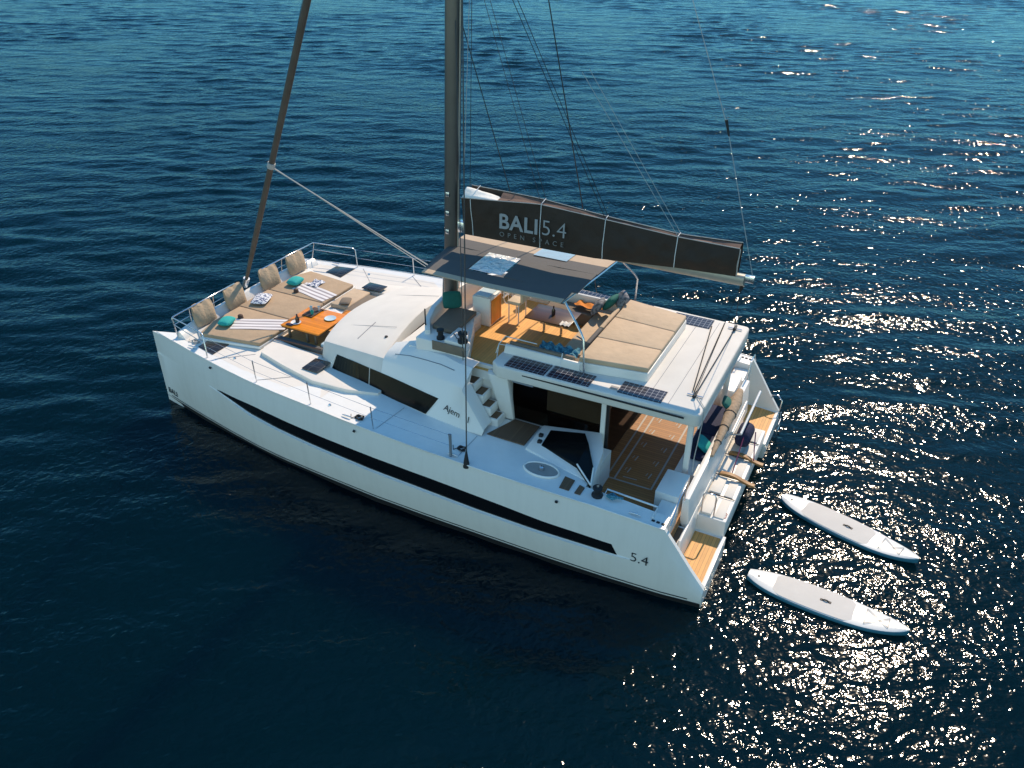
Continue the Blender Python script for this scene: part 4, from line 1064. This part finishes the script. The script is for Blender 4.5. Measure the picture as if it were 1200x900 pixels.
fsT = Vector((rake(21)+0.1, 0, 21.2)); fsB = Vector((16.2, 0.0, 2.66))
ends = [fsB.lerp(fsT, t) for t in np.linspace(0.015, 1, 14)]
fs = MB().tube([p[:] for p in ends], [0.05]+[0.085]*3+[0.095]*10, 10).build('furled_headsail', 'furled', boat, smooth=60)
MB().tube([fsB[:], fsB.lerp(fsT, 0.016)[:]], [0.09, 0.10], 12).build('furling_drum', 'steel', fs)
tie = fsB.lerp(fsT, 0.218)
MB().tube([tie[:], fsB.lerp(fsT, 0.226)[:]], 0.112, 10).build('sheet_wrap', 'rope_w', fs)
line('headsail_sheet', (tie.x, -0.05, tie.z), (10.6, -3.75, 2.40), 0.020, 'rope_w')
line('headsail_sheet', (tie.x, -0.08, tie.z), (10.75, -3.65, 2.40), 0.012, 'rope_w')
line('spare_halyard', (16.25, -0.2, 2.7), (rake(22)+0.15, 0, 22.2), 0.006, 'wire')
tl = MB().tube([(0.76, 0, 6.22), (1.77, 0, 9.36), (rake(22.5)-0.25, 0, 22.6)], 0.006, 5, cap=False).build('topping_lift', 'rope_w', boat)
MB().tube([(1.72, 0, 9.2), (1.82, 0, 9.52)], [0.02, 0.035], 8).build('sheet_block', 'rubber', tl)
line('halyard', (8.18, 0.10, 7.1), (rake(22)-0.22, 0.08, 22), 0.010, 'wire')
line('halyard', (8.10, 0.06, 7.2), (rake(15)-0.5, 0.02, 15), 0.008, 'rope_w')
line('halyard', (8.02, -0.12, 7.1), (rake(20)-0.35, -0.08, 20), 0.008, 'wire')

# ---- bow pulpit, stanchions, lifelines
RZ = 3.05
def rail(pts, r=0.02, name='bow_rail'): return MB().tube(pts, r, 7).build(name, 'steel', boat, smooth=60)
for s in (1, -1):
    rail([(16.0, s*0.52, 2.58), (16.0, s*0.55, RZ-0.1), (15.98, s*0.62, RZ), (15.94, s*3.15, RZ), (15.94, s*3.18, RZ-0.05), (16.02, s*3.05, 2.35)])
    rail([(16.0, s*0.55, 2.80), (15.95, s*3.12, 2.80)], 0.012)
    rail([(15.97, s*2.50, RZ), (16.03, s*2.45, 2.5)], 0.016)
    rail([(15.97, s*1.55, RZ), (16.03, s*1.52, 2.5)], 0.016)
    rail([(15.94, s*3.17, RZ-0.01), (14.95, s*3.36, RZ-0.03), (14.55, s*3.46, RZ-0.04), (14.46, s*3.50, 2.95), (14.44, s*3.52, Zs(14.4))])
    rail([(15.95, s*3.15, 2.80), (14.48, s*3.49, 2.72)], 0.012)
    px = None
    for x in (12.38, 10.45, 8.45, 6.25):
        y = Bo(x)-0.17
        MB().tube([(x, s*y, Zs(x)-0.01), (x+0.02, s*(y+0.01), Zs(x)+0.64)], 0.016, 6).build('stanchion', 'steel', boat)
        a = px if px else (14.46, s*3.50, 2.95)
        b = (x+0.02, s*(y+0.01), Zs(x)+0.62)
        line('lifeline', a, b, 0.0055, 'steel')
        line('lifeline', (a[0], a[1], a[2]-0.3), (b[0], b[1], b[2]-0.3), 0.0055, 'steel')
        px = b
    for k_ in range(3):
        xv = 1.30-0.11*k_
        MB().box((xv-0.035, xv+0.035), (min(s*3.98, s*4.03), max(s*3.98, s*4.03)), (Zs(xv)+0.002, Zs(xv)+0.02)).build('vent', 'rubber', boat)
    # mooring cleats
    for x in (9.3, 6.2, 1.7, 15.2):
        y = Bo(x)-0.20
        MB().tube([(x-0.14, s*y, Zs(x)+0.045), (x-0.05, s*y, Zs(x)+0.05), (x+0.05, s*y, Zs(x)+0.05), (x+0.14, s*y, Zs(x)+0.045)], [0.012, 0.02, 0.02, 0.012], 6).build('cleat', 'steel', boat, smooth=60)
MB().tube([(6.25, 4.16, 2.12), (6.24, 4.17, 2.75)], 0.035, 8).build('winch_handle', 'seam', boat)

# ================================================================= FOREDECK LOUNGE
MB().prism([(15.75, -2.55), (15.75, 2.55), (15.30, 2.88), (13.45, 2.50), (13.45, -2.05), (15.3, -2.35)], 2.31, 2.39).build('lounge_plinth', 'gelcoat', boat, bevel=0.02)
def pad2(q, label, g='foredeck sun mattresses'):
    c = (sum(p[0] for p in q)/len(q), sum(p[1] for p in q)/len(q), 2.39)
    o = MB().prism(q, 2.392, 2.50).build('sun_mattress', 'tan_deck', None, origin=c, bevel=0.035, seg=3)
    tag(o, label, 'mattress', g)
pad2([(15.62, 0.92), (15.62, 2.05), (15.42, 2.80), (13.47, 2.48), (13.47, 0.92)], 'tan sun mattress by the port bow hatch under a striped towel and teal pillow')
pad2([(15.66, -0.42), (15.66, 0.90), (13.47, 0.90), (13.47, -0.42)], 'middle tan sun mattress under the patterned white and blue pillow, between two towels')
pad2([(15.62, -1.62), (15.62, -0.44), (13.47, -0.44), (13.47, -1.98), (15.36, -2.20)], 'tan sun mattress by the starboard bow hatch with a teal pillow at its head')

# backrest cushions draped over the bow rail
def backrest():
    rr = []
    n = 15
    for i in range(n):
        u = i/(n-1)                               # width
        y = (u-0.5)*0.73
        sec = []
        for t in np.linspace(0, 1, 22):
            t = float(t)
            # closed outline: front face up, over the rail, back face down
            if t < 0.45:
                k = t/0.45; x = -0.17+0.20*k-0.07*math.sin(k*math.pi); z = 0.0+0.58*k
            elif t < 0.6:
                k = (t-0.45)/0.15; x = 0.03+0.14*k; z = 0.58+0.05*math.sin(k*math.pi)
            else:
                k = (t-0.6)/0.4; x = 0.17-0.20*k+0.04*math.sin(k*math.pi); z = 0.58-0.58*k
            e = 1-(2*abs(u-0.5))**6*0.6
            xm = 0.06-0.14*(1-min(1, z/0.58))
            x = xm+(x-xm)*e
            wr = 0.022*math.sin(u*17+z*6)*max(0, (z-0.25)/0.35)+0.012*math.sin(u*31+z*14)*max(0, (z-0.3)/0.3)
            sec.append((x-wr, y+0.012*math.sin(z*9), z-0.012*math.cos(u*13)*max(0, (z-0.45)/0.15)))
        rr.append(sec)
    mb = MB().grid(rr, True)
    k = len(rr[0]); mb.f.append(list(range(k))); mb.f.append([len(mb.v)-k+i for i in range(k)][::-1])
    return mb
proto = None
G = 'backrest cushions along the bow rail'
for yc, lab in ((2.09, 'rumpled tan backrest cushion nearest the port bow, outermost on the rail'), (0.80, 'rumpled tan backrest cushion beside the furled headsail, on its port side'),
                (-0.78, 'rumpled tan backrest cushion behind the patterned pillow, starboard of the furled headsail'), (-2.09, 'rumpled tan backrest cushion nearest the starboard bow, by the teal pillow')):
    if proto is None:
        proto = backrest().build('backrest_cushion', 'tan_rumpled', None, smooth=60)
        o = proto
    else:
        o = proto.copy(); col.objects.link(o)
    o.location = (15.88, yc, 2.44)
    o.rotation_euler = (0, 0, random.uniform(-0.06, 0.06))
    o.scale = (1, random.uniform(0.95, 1.05), random.uniform(0.95, 1.02))
    tag(o, lab, 'cushion', G)

def pillow_mb(w, d, h, n=12):
    top, bot = [], []
    for i in range(n+1):
        u = i/n*2-1; rt_, rb_ = [], []
        for j in range(n+1):
            v = j/n*2-1
            pu = 1-0.10*(v*v)*(abs(u))**3; pv = 1-0.10*(u*u)*(abs(v))**3
            k = max(0, (1-u*u)*(1-v*v))**0.42
            rt_.append((u*w/2*pv, v*d/2*pu, h/2+h/2*k)); rb_.append((u*w/2*pv, v*d/2*pu, h/2-h/2*k))
        top.append(rt_); bot.append(rb_[::-1])
    return MB().grid(top).grid(bot)
def pillow(loc, size, mt, label, rz=0.0, rx=0.0, ry=0.0, group=None):
    o = pillow_mb(*size).build('pillow', mt, None, smooth=70)
    o.location = loc; o.rotation_euler = (rx, ry, rz)
    return tag(o, label, 'pillow', group)
pillow((15.08, 2.02, 2.51), (0.40, 0.50, 0.20), 'teal', 'teal pillow on the port foredeck mattress beside the dark round cup', 0.25)
pillow((15.12, -1.12, 2.51), (0.42, 0.52, 0.22), 'teal', 'teal pillow on the starboard foredeck mattress at the foot of the fourth backrest', 0.1)
pillow((15.22, 0.36, 2.51), (0.52, 0.72, 0.17), 'pattern', 'white and blue patterned pillow lying on the middle foredeck mattress', 0.35)

# striped towels
def towel(a, b, w, label, loc_z=2.503):
    a, b = Vector((*a, 0)), Vector((*b, 0)); L = (b-a).length
    rr, rb = [], []
    nx_, ny_ = 26, 14
    for i in range(nx_+1):
        u = i/nx_
        r1 = []
        for j in range(ny_+1):
            v = j/ny_-0.5
            z = 0.004+0.010*(0.5+0.5*math.sin(u*9+v*5))*(0.5+0.5*math.sin(v*14+u*4))
            r1.append((u*L, v*w*(1+0.03*math.sin(u*7)), z))
        rr.append(r1); rb.append([(x, y, 0.001) for x, y, z in r1])
    mb = MB().grid(rr).grid([q[::-1] for q in rb])
    o = mb.build('beach_towel', 'towel', None, smooth=60)
    o.location = (a.x, a.y, loc_z)
    o.rotation_euler = (0, 0, math.atan2(b.y-a.y, b.x-a.x))
    tag(o, label, 'towel', 'striped towels on the foredeck')
towel((13.50, 1.24), (14.95, 1.92), 0.66, 'grey striped white towel on the port foredeck mattress leading to the table corner')
towel((13.50, -0.78), (14.95, -1.08), 0.62, 'grey striped white towel on the starboard foredeck mattress beyond the table')

def hat(loc, label):
    o = MB().lathe([(0.0, 0.115), (0.05, 0.11), (0.075, 0.09), (0.08, 0.02), (0.09, 0.0), (0.0, 0.0)], (0, 0, 0), 16).build('cup', 'brown', None, smooth=50)
    o.location = loc
    tag(o, label, 'cup', 'dark cups on the mattresses')
hat((15.02, 1.52, 2.503), 'dark brown cup on the port mattress beside the teal pillow')
hat((14.72, -0.66, 2.503), 'dark brown cup on the starboard mattress at the head of the towel')
o = MB().grid([[(0.20*u, 0.24*v, 0.012+0.02*math.sin(u*5+v*4)+0.02) for v in np.linspace(-1, 1, 9)] for u in np.linspace(-1, 1, 9)]).build('folded_cloth', 'pattern', None, smooth=60)
o.location = (14.55, -1.45, 2.50)
tag(o, 'small blue and white folded cloth at the edge of the starboard foredeck mattress', 'cloth')

# table between mattress and coachroof
tab = empty('foredeck_table'); tab.parent = boat
MB().box((12.0, 13.36), (0.28, 1.66), (2.70, 2.745)).build('table_top', 'wood', tab, bevel=0.012)
MB().box((12.02, 13.34), (0.30, 1.64), (2.655, 2.70)).build('table_frame', 'darkwood', tab)
for x, y in ((12.25, 1.5), (12.55, 1.5), (12.25, 0.45), (13.2, 0.45), (13.2, 1.5)):
    MB().box((x-0.03, x+0.03), (y-0.03, y+0.03), (2.28, 2.655)).build('leg', 'taupe', tab)
MB().box((11.72, 13.4), (0.0, 1.9), (2.288, 2.300)).build('footwell_teak', 'teak', boat)
MB().box((11.70, 13.35), (1.72, 1.90), (2.29, 2.42)).build('seat_rail', 'canvas_dark', boat, bevel=0.01)
MB().tube([(13.35, 2.0, 2.46), (11.75, 1.92, 2.46)], 0.02, 6).build('grab_rail', 'darkwood', boat)
MB().box((11.72, 11.95), (0.2, 1.7), (2.29, 2.50)).build('seat_rail', 'ceramic', boat, bevel=0.05)
# seats on the starboard side of the foredeck cockpit
for x0, x1, y0, y1, mt in ((12.72, 13.38, -1.86, -0.62, 'tan'), (12.05, 12.70, -1.70, -0.30, 'taupe')):
    MB().box((x0, x1), (y0, y1), (2.29, 2.44)).build('foredeck_seat', mt, boat, bevel=0.04, seg=3)
MB().box((12.42, 13.10), (-2.36, -1.90), (2.47, 2.505)).build('deck_hatch', 'hatch', boat, bevel=0.012)
pillow((12.95, -0.85, 2.45), (0.34, 0.44, 0.12), 'taupe', 'taupe pillow on the foredeck seat beyond the orange table', 0.4)
o = MB().grid([[(0.24*u, 0.20*v, 0.05+0.035*math.sin(u*4+v*3)*math.cos(v*4)) for v in np.linspace(-1, 1, 9)] for u in np.linspace(-1, 1, 9)]).build('crumpled_towel', 'whitecloth', None, smooth=60)
o.location = (12.78, 0.0, 2.46)
tag(o, 'crumpled white towel on the seat at the far edge of the foredeck table', 'towel')
pillow((12.35, -0.15, 2.46), (0.35, 0.42, 0.10), 'orange', 'orange seat cushion beside the crumpled white towel', 0.1)
# things on the foredeck table
tr = tag(empty('serving_tray', (13.0, 0.62, 2.747)), 'brown tray holding glasses and bowls on the orange foredeck table', 'tray')
MB().box((12.82, 13.18), (0.34, 0.92), (2.747, 2.775)).build('tray_base', 'brown', tr, bevel=0.008)
def glass(x, y, mt, label, r=0.045, h=0.13, z=2.776):
    o = MB().lathe([(r*0.7, 0), (r, h), (r*0.9, h), (r*0.6, 0.01), (0.0, 0.01)], (0, 0, 0), 12).build('glass', mt, None, smooth=40)
    o.location = (x, y, z); tag(o, label, 'glass', 'glasses on the tray')
glass(12.90, 0.46, 'ceramic', 'pale drinking glass at the far end of the brown tray')
glass(13.08, 0.60, 'ceramic', 'pale drinking glass in the middle of the brown tray', 0.05, 0.15)
glass(12.92, 0.76, 'teal', 'teal drinking glass at the near end of the brown tray', 0.05, 0.11)
def plate(x, y, label, r, mt='ceramic'):
    o = MB().lathe([(0.0, 0.006), (r*0.6, 0.006), (r, 0.035), (r*1.02, 0.03), (r*0.6, 0.0), (0.0, 0.0)], (0, 0, 0), 20).build('plate', mt, None, smooth=50)
    o.location = (x, y, 2.747); tag(o, label, 'plate')
plate(12.30, 0.72, 'pale blue plate alone near the coachroof end of the orange table', 0.17)
plate(13.02, 1.38, 'pale plate under the dark bottle at the near corner of the orange table', 0.15, 'whitecloth')
o = MB().lathe([(0.0, 0.0), (0.055, 0.0), (0.06, 0.02), (0.06, 0.13), (0.03, 0.18), (0.022, 0.24), (0.025, 0.25), (0.0, 0.25)], (0, 0, 0), 14).build('bottle', 'drink', None, smooth=50)
o.location = (13.0, 1.33, 2.76); tag(o, 'dark brown bottle standing on the plate at the table corner', 'bottle')
o = pillow_mb(0.24, 0.12, 0.04).build('napkin', 'navy', None, smooth=60)
o.location = (13.10, 1.56, 2.748); tag(o, 'dark blue napkin lying at the near corner of the orange table', 'napkin')

# ================================================================= FLYBRIDGE LOOSE THINGS
pillow((8.34, 0.42, 4.13), (0.46, 0.50, 0.15), 'green', 'dark green pillow standing upright at the head of the taupe flybridge lounge cushion', R(-55), 0, R(-68))
pillow((4.72, -1.25, 3.95), (0.50, 0.50, 0.22), 'greypil', 'grey leaf patterned pillow leaning on the flybridge sofa beside the green one', 0.2, 0, R(55))
pillow((4.42, -1.38, 4.08), (0.48, 0.50, 0.22), 'green', 'dark green pillow between two leafy grey ones on the flybridge sofa', -0.1, 0, R(55))
pillow((4.20, -1.55, 4.17), (0.44, 0.46, 0.20), 'greypil', 'grey leaf patterned pillow on the sunpad corner, aft of the green one', 0.5, R(-15), R(50))
o = MB().grid([[(0.34*u, 0.16*v, 0.06+0.05*math.sin(u*6+v*3)*math.cos(v*5)+0.03*math.sin(u*13)) for v in np.linspace(-1, 1, 12)] for u in np.linspace(-1, 1, 22)]).build('bathing_towel', 'bluetowel', None, smooth=60)
o.location = (4.78, 1.33, 3.90); o.scale = (1.5, 1.2, 1.4)
tag(o, 'rumpled blue towel lying on the port sofa of the flybridge', 'towel')
o = MB().grid([[(0.42*u, 0.15*v+0.10*math.sin(u*2.2), 0.05+0.03*math.sin(u*6+v*3)+0.08*max(0, u)) for v in np.linspace(-1, 1, 8)] for u in np.linspace(-1, 1, 16)]).build('orange_wrap', 'orange', None, smooth=60)
o.location = (5.10, -1.42, 3.82); o.rotation_euler = (0, 0, R(150))
tag(o, 'orange wrap spread over the starboard flybridge sofa beside the grey pillow', 'wrap')
o = MB().lathe([(0.0, 0.0), (0.05, 0.0), (0.055, 0.12), (0.02, 0.18), (0.02, 0.25), (0.0, 0.25)], (0, 0, 0), 12).build('bottle', 'drink', None, smooth=50)
o.location = (5.75, -0.45, 3.90); tag(o, 'dark bottle standing in the middle of the brown flybridge table', 'bottle')
o = MB().grid([[(0.13*u, 0.11*v, 0.02+0.03*(1-u*u)*(1-v*v)+0.02*math.sin(u*7)) for v in np.linspace(-1, 1, 8)] for u in np.linspace(-1, 1, 8)]).build('napkin', 'whitecloth', None, smooth=60)
o.location = (5.24, -0.08, 3.90); tag(o, 'white napkin at the aft corner of the brown flybridge table', 'napkin')

# ================================================================= STERN LOOSE THINGS
pillow((1.20, 0.55, 1.78), (0.42, 0.50, 0.18), 'teal', 'teal pillow on the aft cockpit bench beside the roof post', 0.1, 0, R(-40))
pillow((1.02, -0.9, 2.18), (0.40, 0.46, 0.18), 'green', 'dark green pillow propped high at the aft edge under the hardtop', 0.1, 0, R(-40))
for y0, y1, lab in ((-1.55, -0.1, 'navy seat cushion on the starboard half of the aft cockpit bench'), (-0.08, 1.0, 'navy seat cushion on the port half of the aft cockpit bench')):
    o = MB().box((1.0, 1.5), (y0, y1), (1.622, 1.74)).build('bench_cushion', 'navy', None, origin=(1.25, (y0+y1)/2, 1.622), bevel=0.04, seg=3)
    tag(o, lab, 'cushion', 'navy cushions on the aft bench')
ra = tag(empty('rolled_awning', (0.84, 0.0, 2.05)), 'rolled tan canvas awning lashed along the aft bulwark', 'awning')
pts = [(0.80, 1.15, 2.0), (0.81, 0.6, 2.05), (0.82, 0.0, 2.10), (0.83, -0.6, 2.14), (0.84, -1.2, 2.18), (0.86, -1.75, 2.20)]
MB().tube(pts, [0.04, 0.08, 0.11, 0.15, 0.17, 0.09], 14).build('canvas_roll', 'awning', ra, smooth=60)
for i, k in ((1, 0.085), (2, 0.115), (3, 0.155)):
    p = Vector(pts[i]); MB().tube([(p+Vector((k*math.cos(a), 0.02*math.sin(a), k*math.sin(a))))[:] for a in np.linspace(0, 6.283, 16)], 0.012, 5).build('lashing', 'rope_k', ra)
for i, (a, b) in enumerate((((0.62, -1.55, 2.05), (0.64, -0.20, 1.90)), ((0.40, -2.15, 2.10), (0.46, -0.45, 1.75)))):
    MB().tube([a, b], 0.035, 8).build('davit_arm', 'whitetube', boat, smooth=60)
    MB().tube([b, (0.84, b[1]-0.02, 1.60)], 0.025, 6).build('davit_strut', 'steel', boat)
bg_ = tag(empty('hanging_bag', (0.42, -1.1, 1.05)), 'dark navy bag hanging at the stern beside two purple ropes', 'bag')
mb = pillow_mb(0.55, 0.8, 0.42)
ob = MB().add([(x*0.75+0.45, y-1.1, 1.05+z*1.4) for x, y, z in mb.v], mb.f).build('bag_body', 'navy', bg_, smooth=70)
MB().tube([(0.45, -1.35, 1.60), (0.45, -1.2, 1.80), (0.45, -1.0, 1.80), (0.45, -0.85, 1.60)], 0.02, 6).build('handle', 'navy', bg_, smooth=60)
for i, (a, b, lab) in enumerate((((0.42, -0.98, 1.62), (0.40, 0.18, 0.99), 'purple rope hanging from the navy bag towards the second teak chock'), ((0.18, -1.02, 1.55), (0.02, -0.42, 1.08), 'purple rope hanging aft of the navy bag to the first teak chock'))):
    o = MB().tube([a, ((a[0]+b[0])/2, (a[1]+b[1])/2, (a[2]+b[2])/2-0.05), b], 0.016, 6).build('rope', 'rope_p', None, origin=a, smooth=60)
    tag(o, lab, 'rope', 'purple ropes at the stern')
ft = MB().tube([(2.45, 3.82, 2.1), (2.3, 3.9, 2.12), (2.2, 3.8, 2.13), (2.35, 3.72, 2.12), (2.42, 3.85, 2.15), (2.25, 3.85, 2.16), (2.1, 3.75, 2.10)], 0.03, 7).build('coiled_rope', 'bluetowel', None, origin=(2.3, 3.8, 2.08), smooth=60)
tag(ft, 'coil of blue rope beside the black winch on the port quarter', 'rope')


def coil(x, y, z, r, mt, label):
    pts = []
    for i in range(70):
        a = i*0.55; k = r*(0.75+0.25*math.sin(i*1.7))
        pts.append((k*math.cos(a), k*0.8*math.sin(a), 0.015+0.0006*i+0.006*math.sin(i*2.3)))
    pts += [(r*1.5, 0.1, 0.012), (r*2.3, -0.05, 0.012)]
    o = MB().tube(pts, 0.011, 5).build('coiled_rope', mt, None, smooth=60)
    o.location = (x, y, z)
    return tag(o, label, 'rope')
coil(9.0, 3.95, Zs(9.0)-0.005, 0.13, 'rope_k', 'black rope coiled on the port sidedeck below the long cabin window')
coil(6.15, 3.80, Zs(6.15)-0.005, 0.12, 'rope_k', 'black rope coiled on the port sidedeck near the foot of the shroud')
coil(15.35, 3.02, Zs(15.3)-0.002, 0.13, 'rope_w', 'pale rope coiled on the port bow ahead of the dark hatch')

# ================================================================= PADDLEBOARDS
def board():
    L, W = 3.46, 0.84
    root = empty('paddleboard')
    def hw(t):     # half width, t from tail 0 to nose 1
        return W/2*max(0.0, (1-abs(2*t-0.94)**2.6 if t < 0.47 else 1-((t-0.47)/0.53)**2.15))**0.62
    n = 40
    rows = []
    for i in range(n+1):
        t = i/n
        w = max(hw(min(max(t, 0.002), 0.998)), 0.015)
        x = (t-0.5)*L
        rock = 0.10*max(0, (t-0.7)/0.3)**2+0.03*max(0, (0.15-t)/0.15)**2
        sec = [(x, -w*0.80, -0.03+rock), (x, -w*0.97, 0.01+rock), (x, -w, 0.055+rock), (x, -w*0.95, 0.10+rock), (x, -w*0.85, 0.115+rock), (x, 0, 0.122+rock), (x, w*0.85, 0.115+rock), (x, w*0.95, 0.10+rock), (x, w, 0.055+rock), (x, w*0.97, 0.01+rock), (x, w*0.80, -0.03+rock)]
        rows.append(sec)
    deck = MB().grid([s[3:8] for s in rows]).build('deck', 'board', root, smooth=60)
    sd_ = MB().grid([s[:4] for s in rows]).grid([s[7:] for s in rows]).grid([[s[0], s[10]] for s in rows])
    sd_.build('rail', 'boardrail', root, smooth=60)
    pr = []
    for i in range(7, 28):
        t = i/n; w = hw(t)*0.90; x = (t-0.5)*L
        if i in (7, 27): w *= 0.72
        if i in (8, 26): w *= 0.93
        pr.append([(x, -w, 0.117), (x, -w*0.6, 0.1265), (x, 0, 0.1275), (x, w*0.6, 0.1265), (x, w, 0.117)])
    MB().grid(pr).build('traction_pad', 'boardpad', root, smooth=60)
    hd = MB().tube([(-0.07, 0, 0.125), (-0.03, 0, 0.155), (0.03, 0, 0.155), (0.07, 0, 0.125)], 0.018, 6)
    hd.build('carry_handle', 'rubber', root, smooth=60)
    for x in (-0.09, 0.09): MB().box((x-0.03, x+0.03), (-0.035, 0.035), (0.124, 0.134)).build('handle_patch', 'rubber', root, bevel=0.003)
    bz_ = 0.152
    bp = [(0.85, -0.24), (0.85, 0.24), (1.32, -0.15), (1.32, 0.15)]
    bg2 = MB()
    for a, b in ((0, 3), (1, 2), (0, 1), (2, 3)):
        pa, pb = bp[a], bp[b]
        z = lambda p: 0.13+0.10*max(0, (p[0]/L+0.5-0.7)/0.3)**2+0.006
        mid = ((pa[0]+pb[0])/2, (pa[1]+pb[1])/2)
        bg2.tube([(*pa, z(pa)), (*mid, z(mid)+0.004), (*pb, z(pb))], 0.006, 5)
    bg2.build('bungee', 'mesh_grey', root)
    MB().lathe([(0.04, 0.0), (0.035, 0.02), (0.0, 0.022)], (-1.5, 0, 0.118)).build('leash_plug', 'mesh_grey', root)
    MB().hexa([(-1.35, -0.01, -0.05), (-1.10, -0.01, -0.05), (-1.10, 0.01, -0.05), (-1.35, 0.01, -0.05)], [(-1.42, -0.004, -0.25), (-1.34, -0.004, -0.25), (-1.34, 0.004, -0.25), (-1.42, 0.004, -0.25)]).build('fin', 'rubber', root)
    return root
b1 = board()
b2 = copy_tree(b1)
for o, tail, nose, lab in ((b1, (-0.86, -0.61), (-4.18, 0.37), 'white paddleboard floating farther from the camera, level with the teak chocks'),
                           (b2, (-0.72, 2.58), (-4.16, 2.81), 'white paddleboard floating nearest the port transom and its teak swim platform')):
    o.location = ((tail[0]+nose[0])/2, (tail[1]+nose[1])/2, 0.0)
    o.rotation_euler = (0, 0, math.atan2(nose[1]-tail[1], nose[0]-tail[0]))
    tag(o, lab, 'paddleboard', 'paddleboards floating astern')
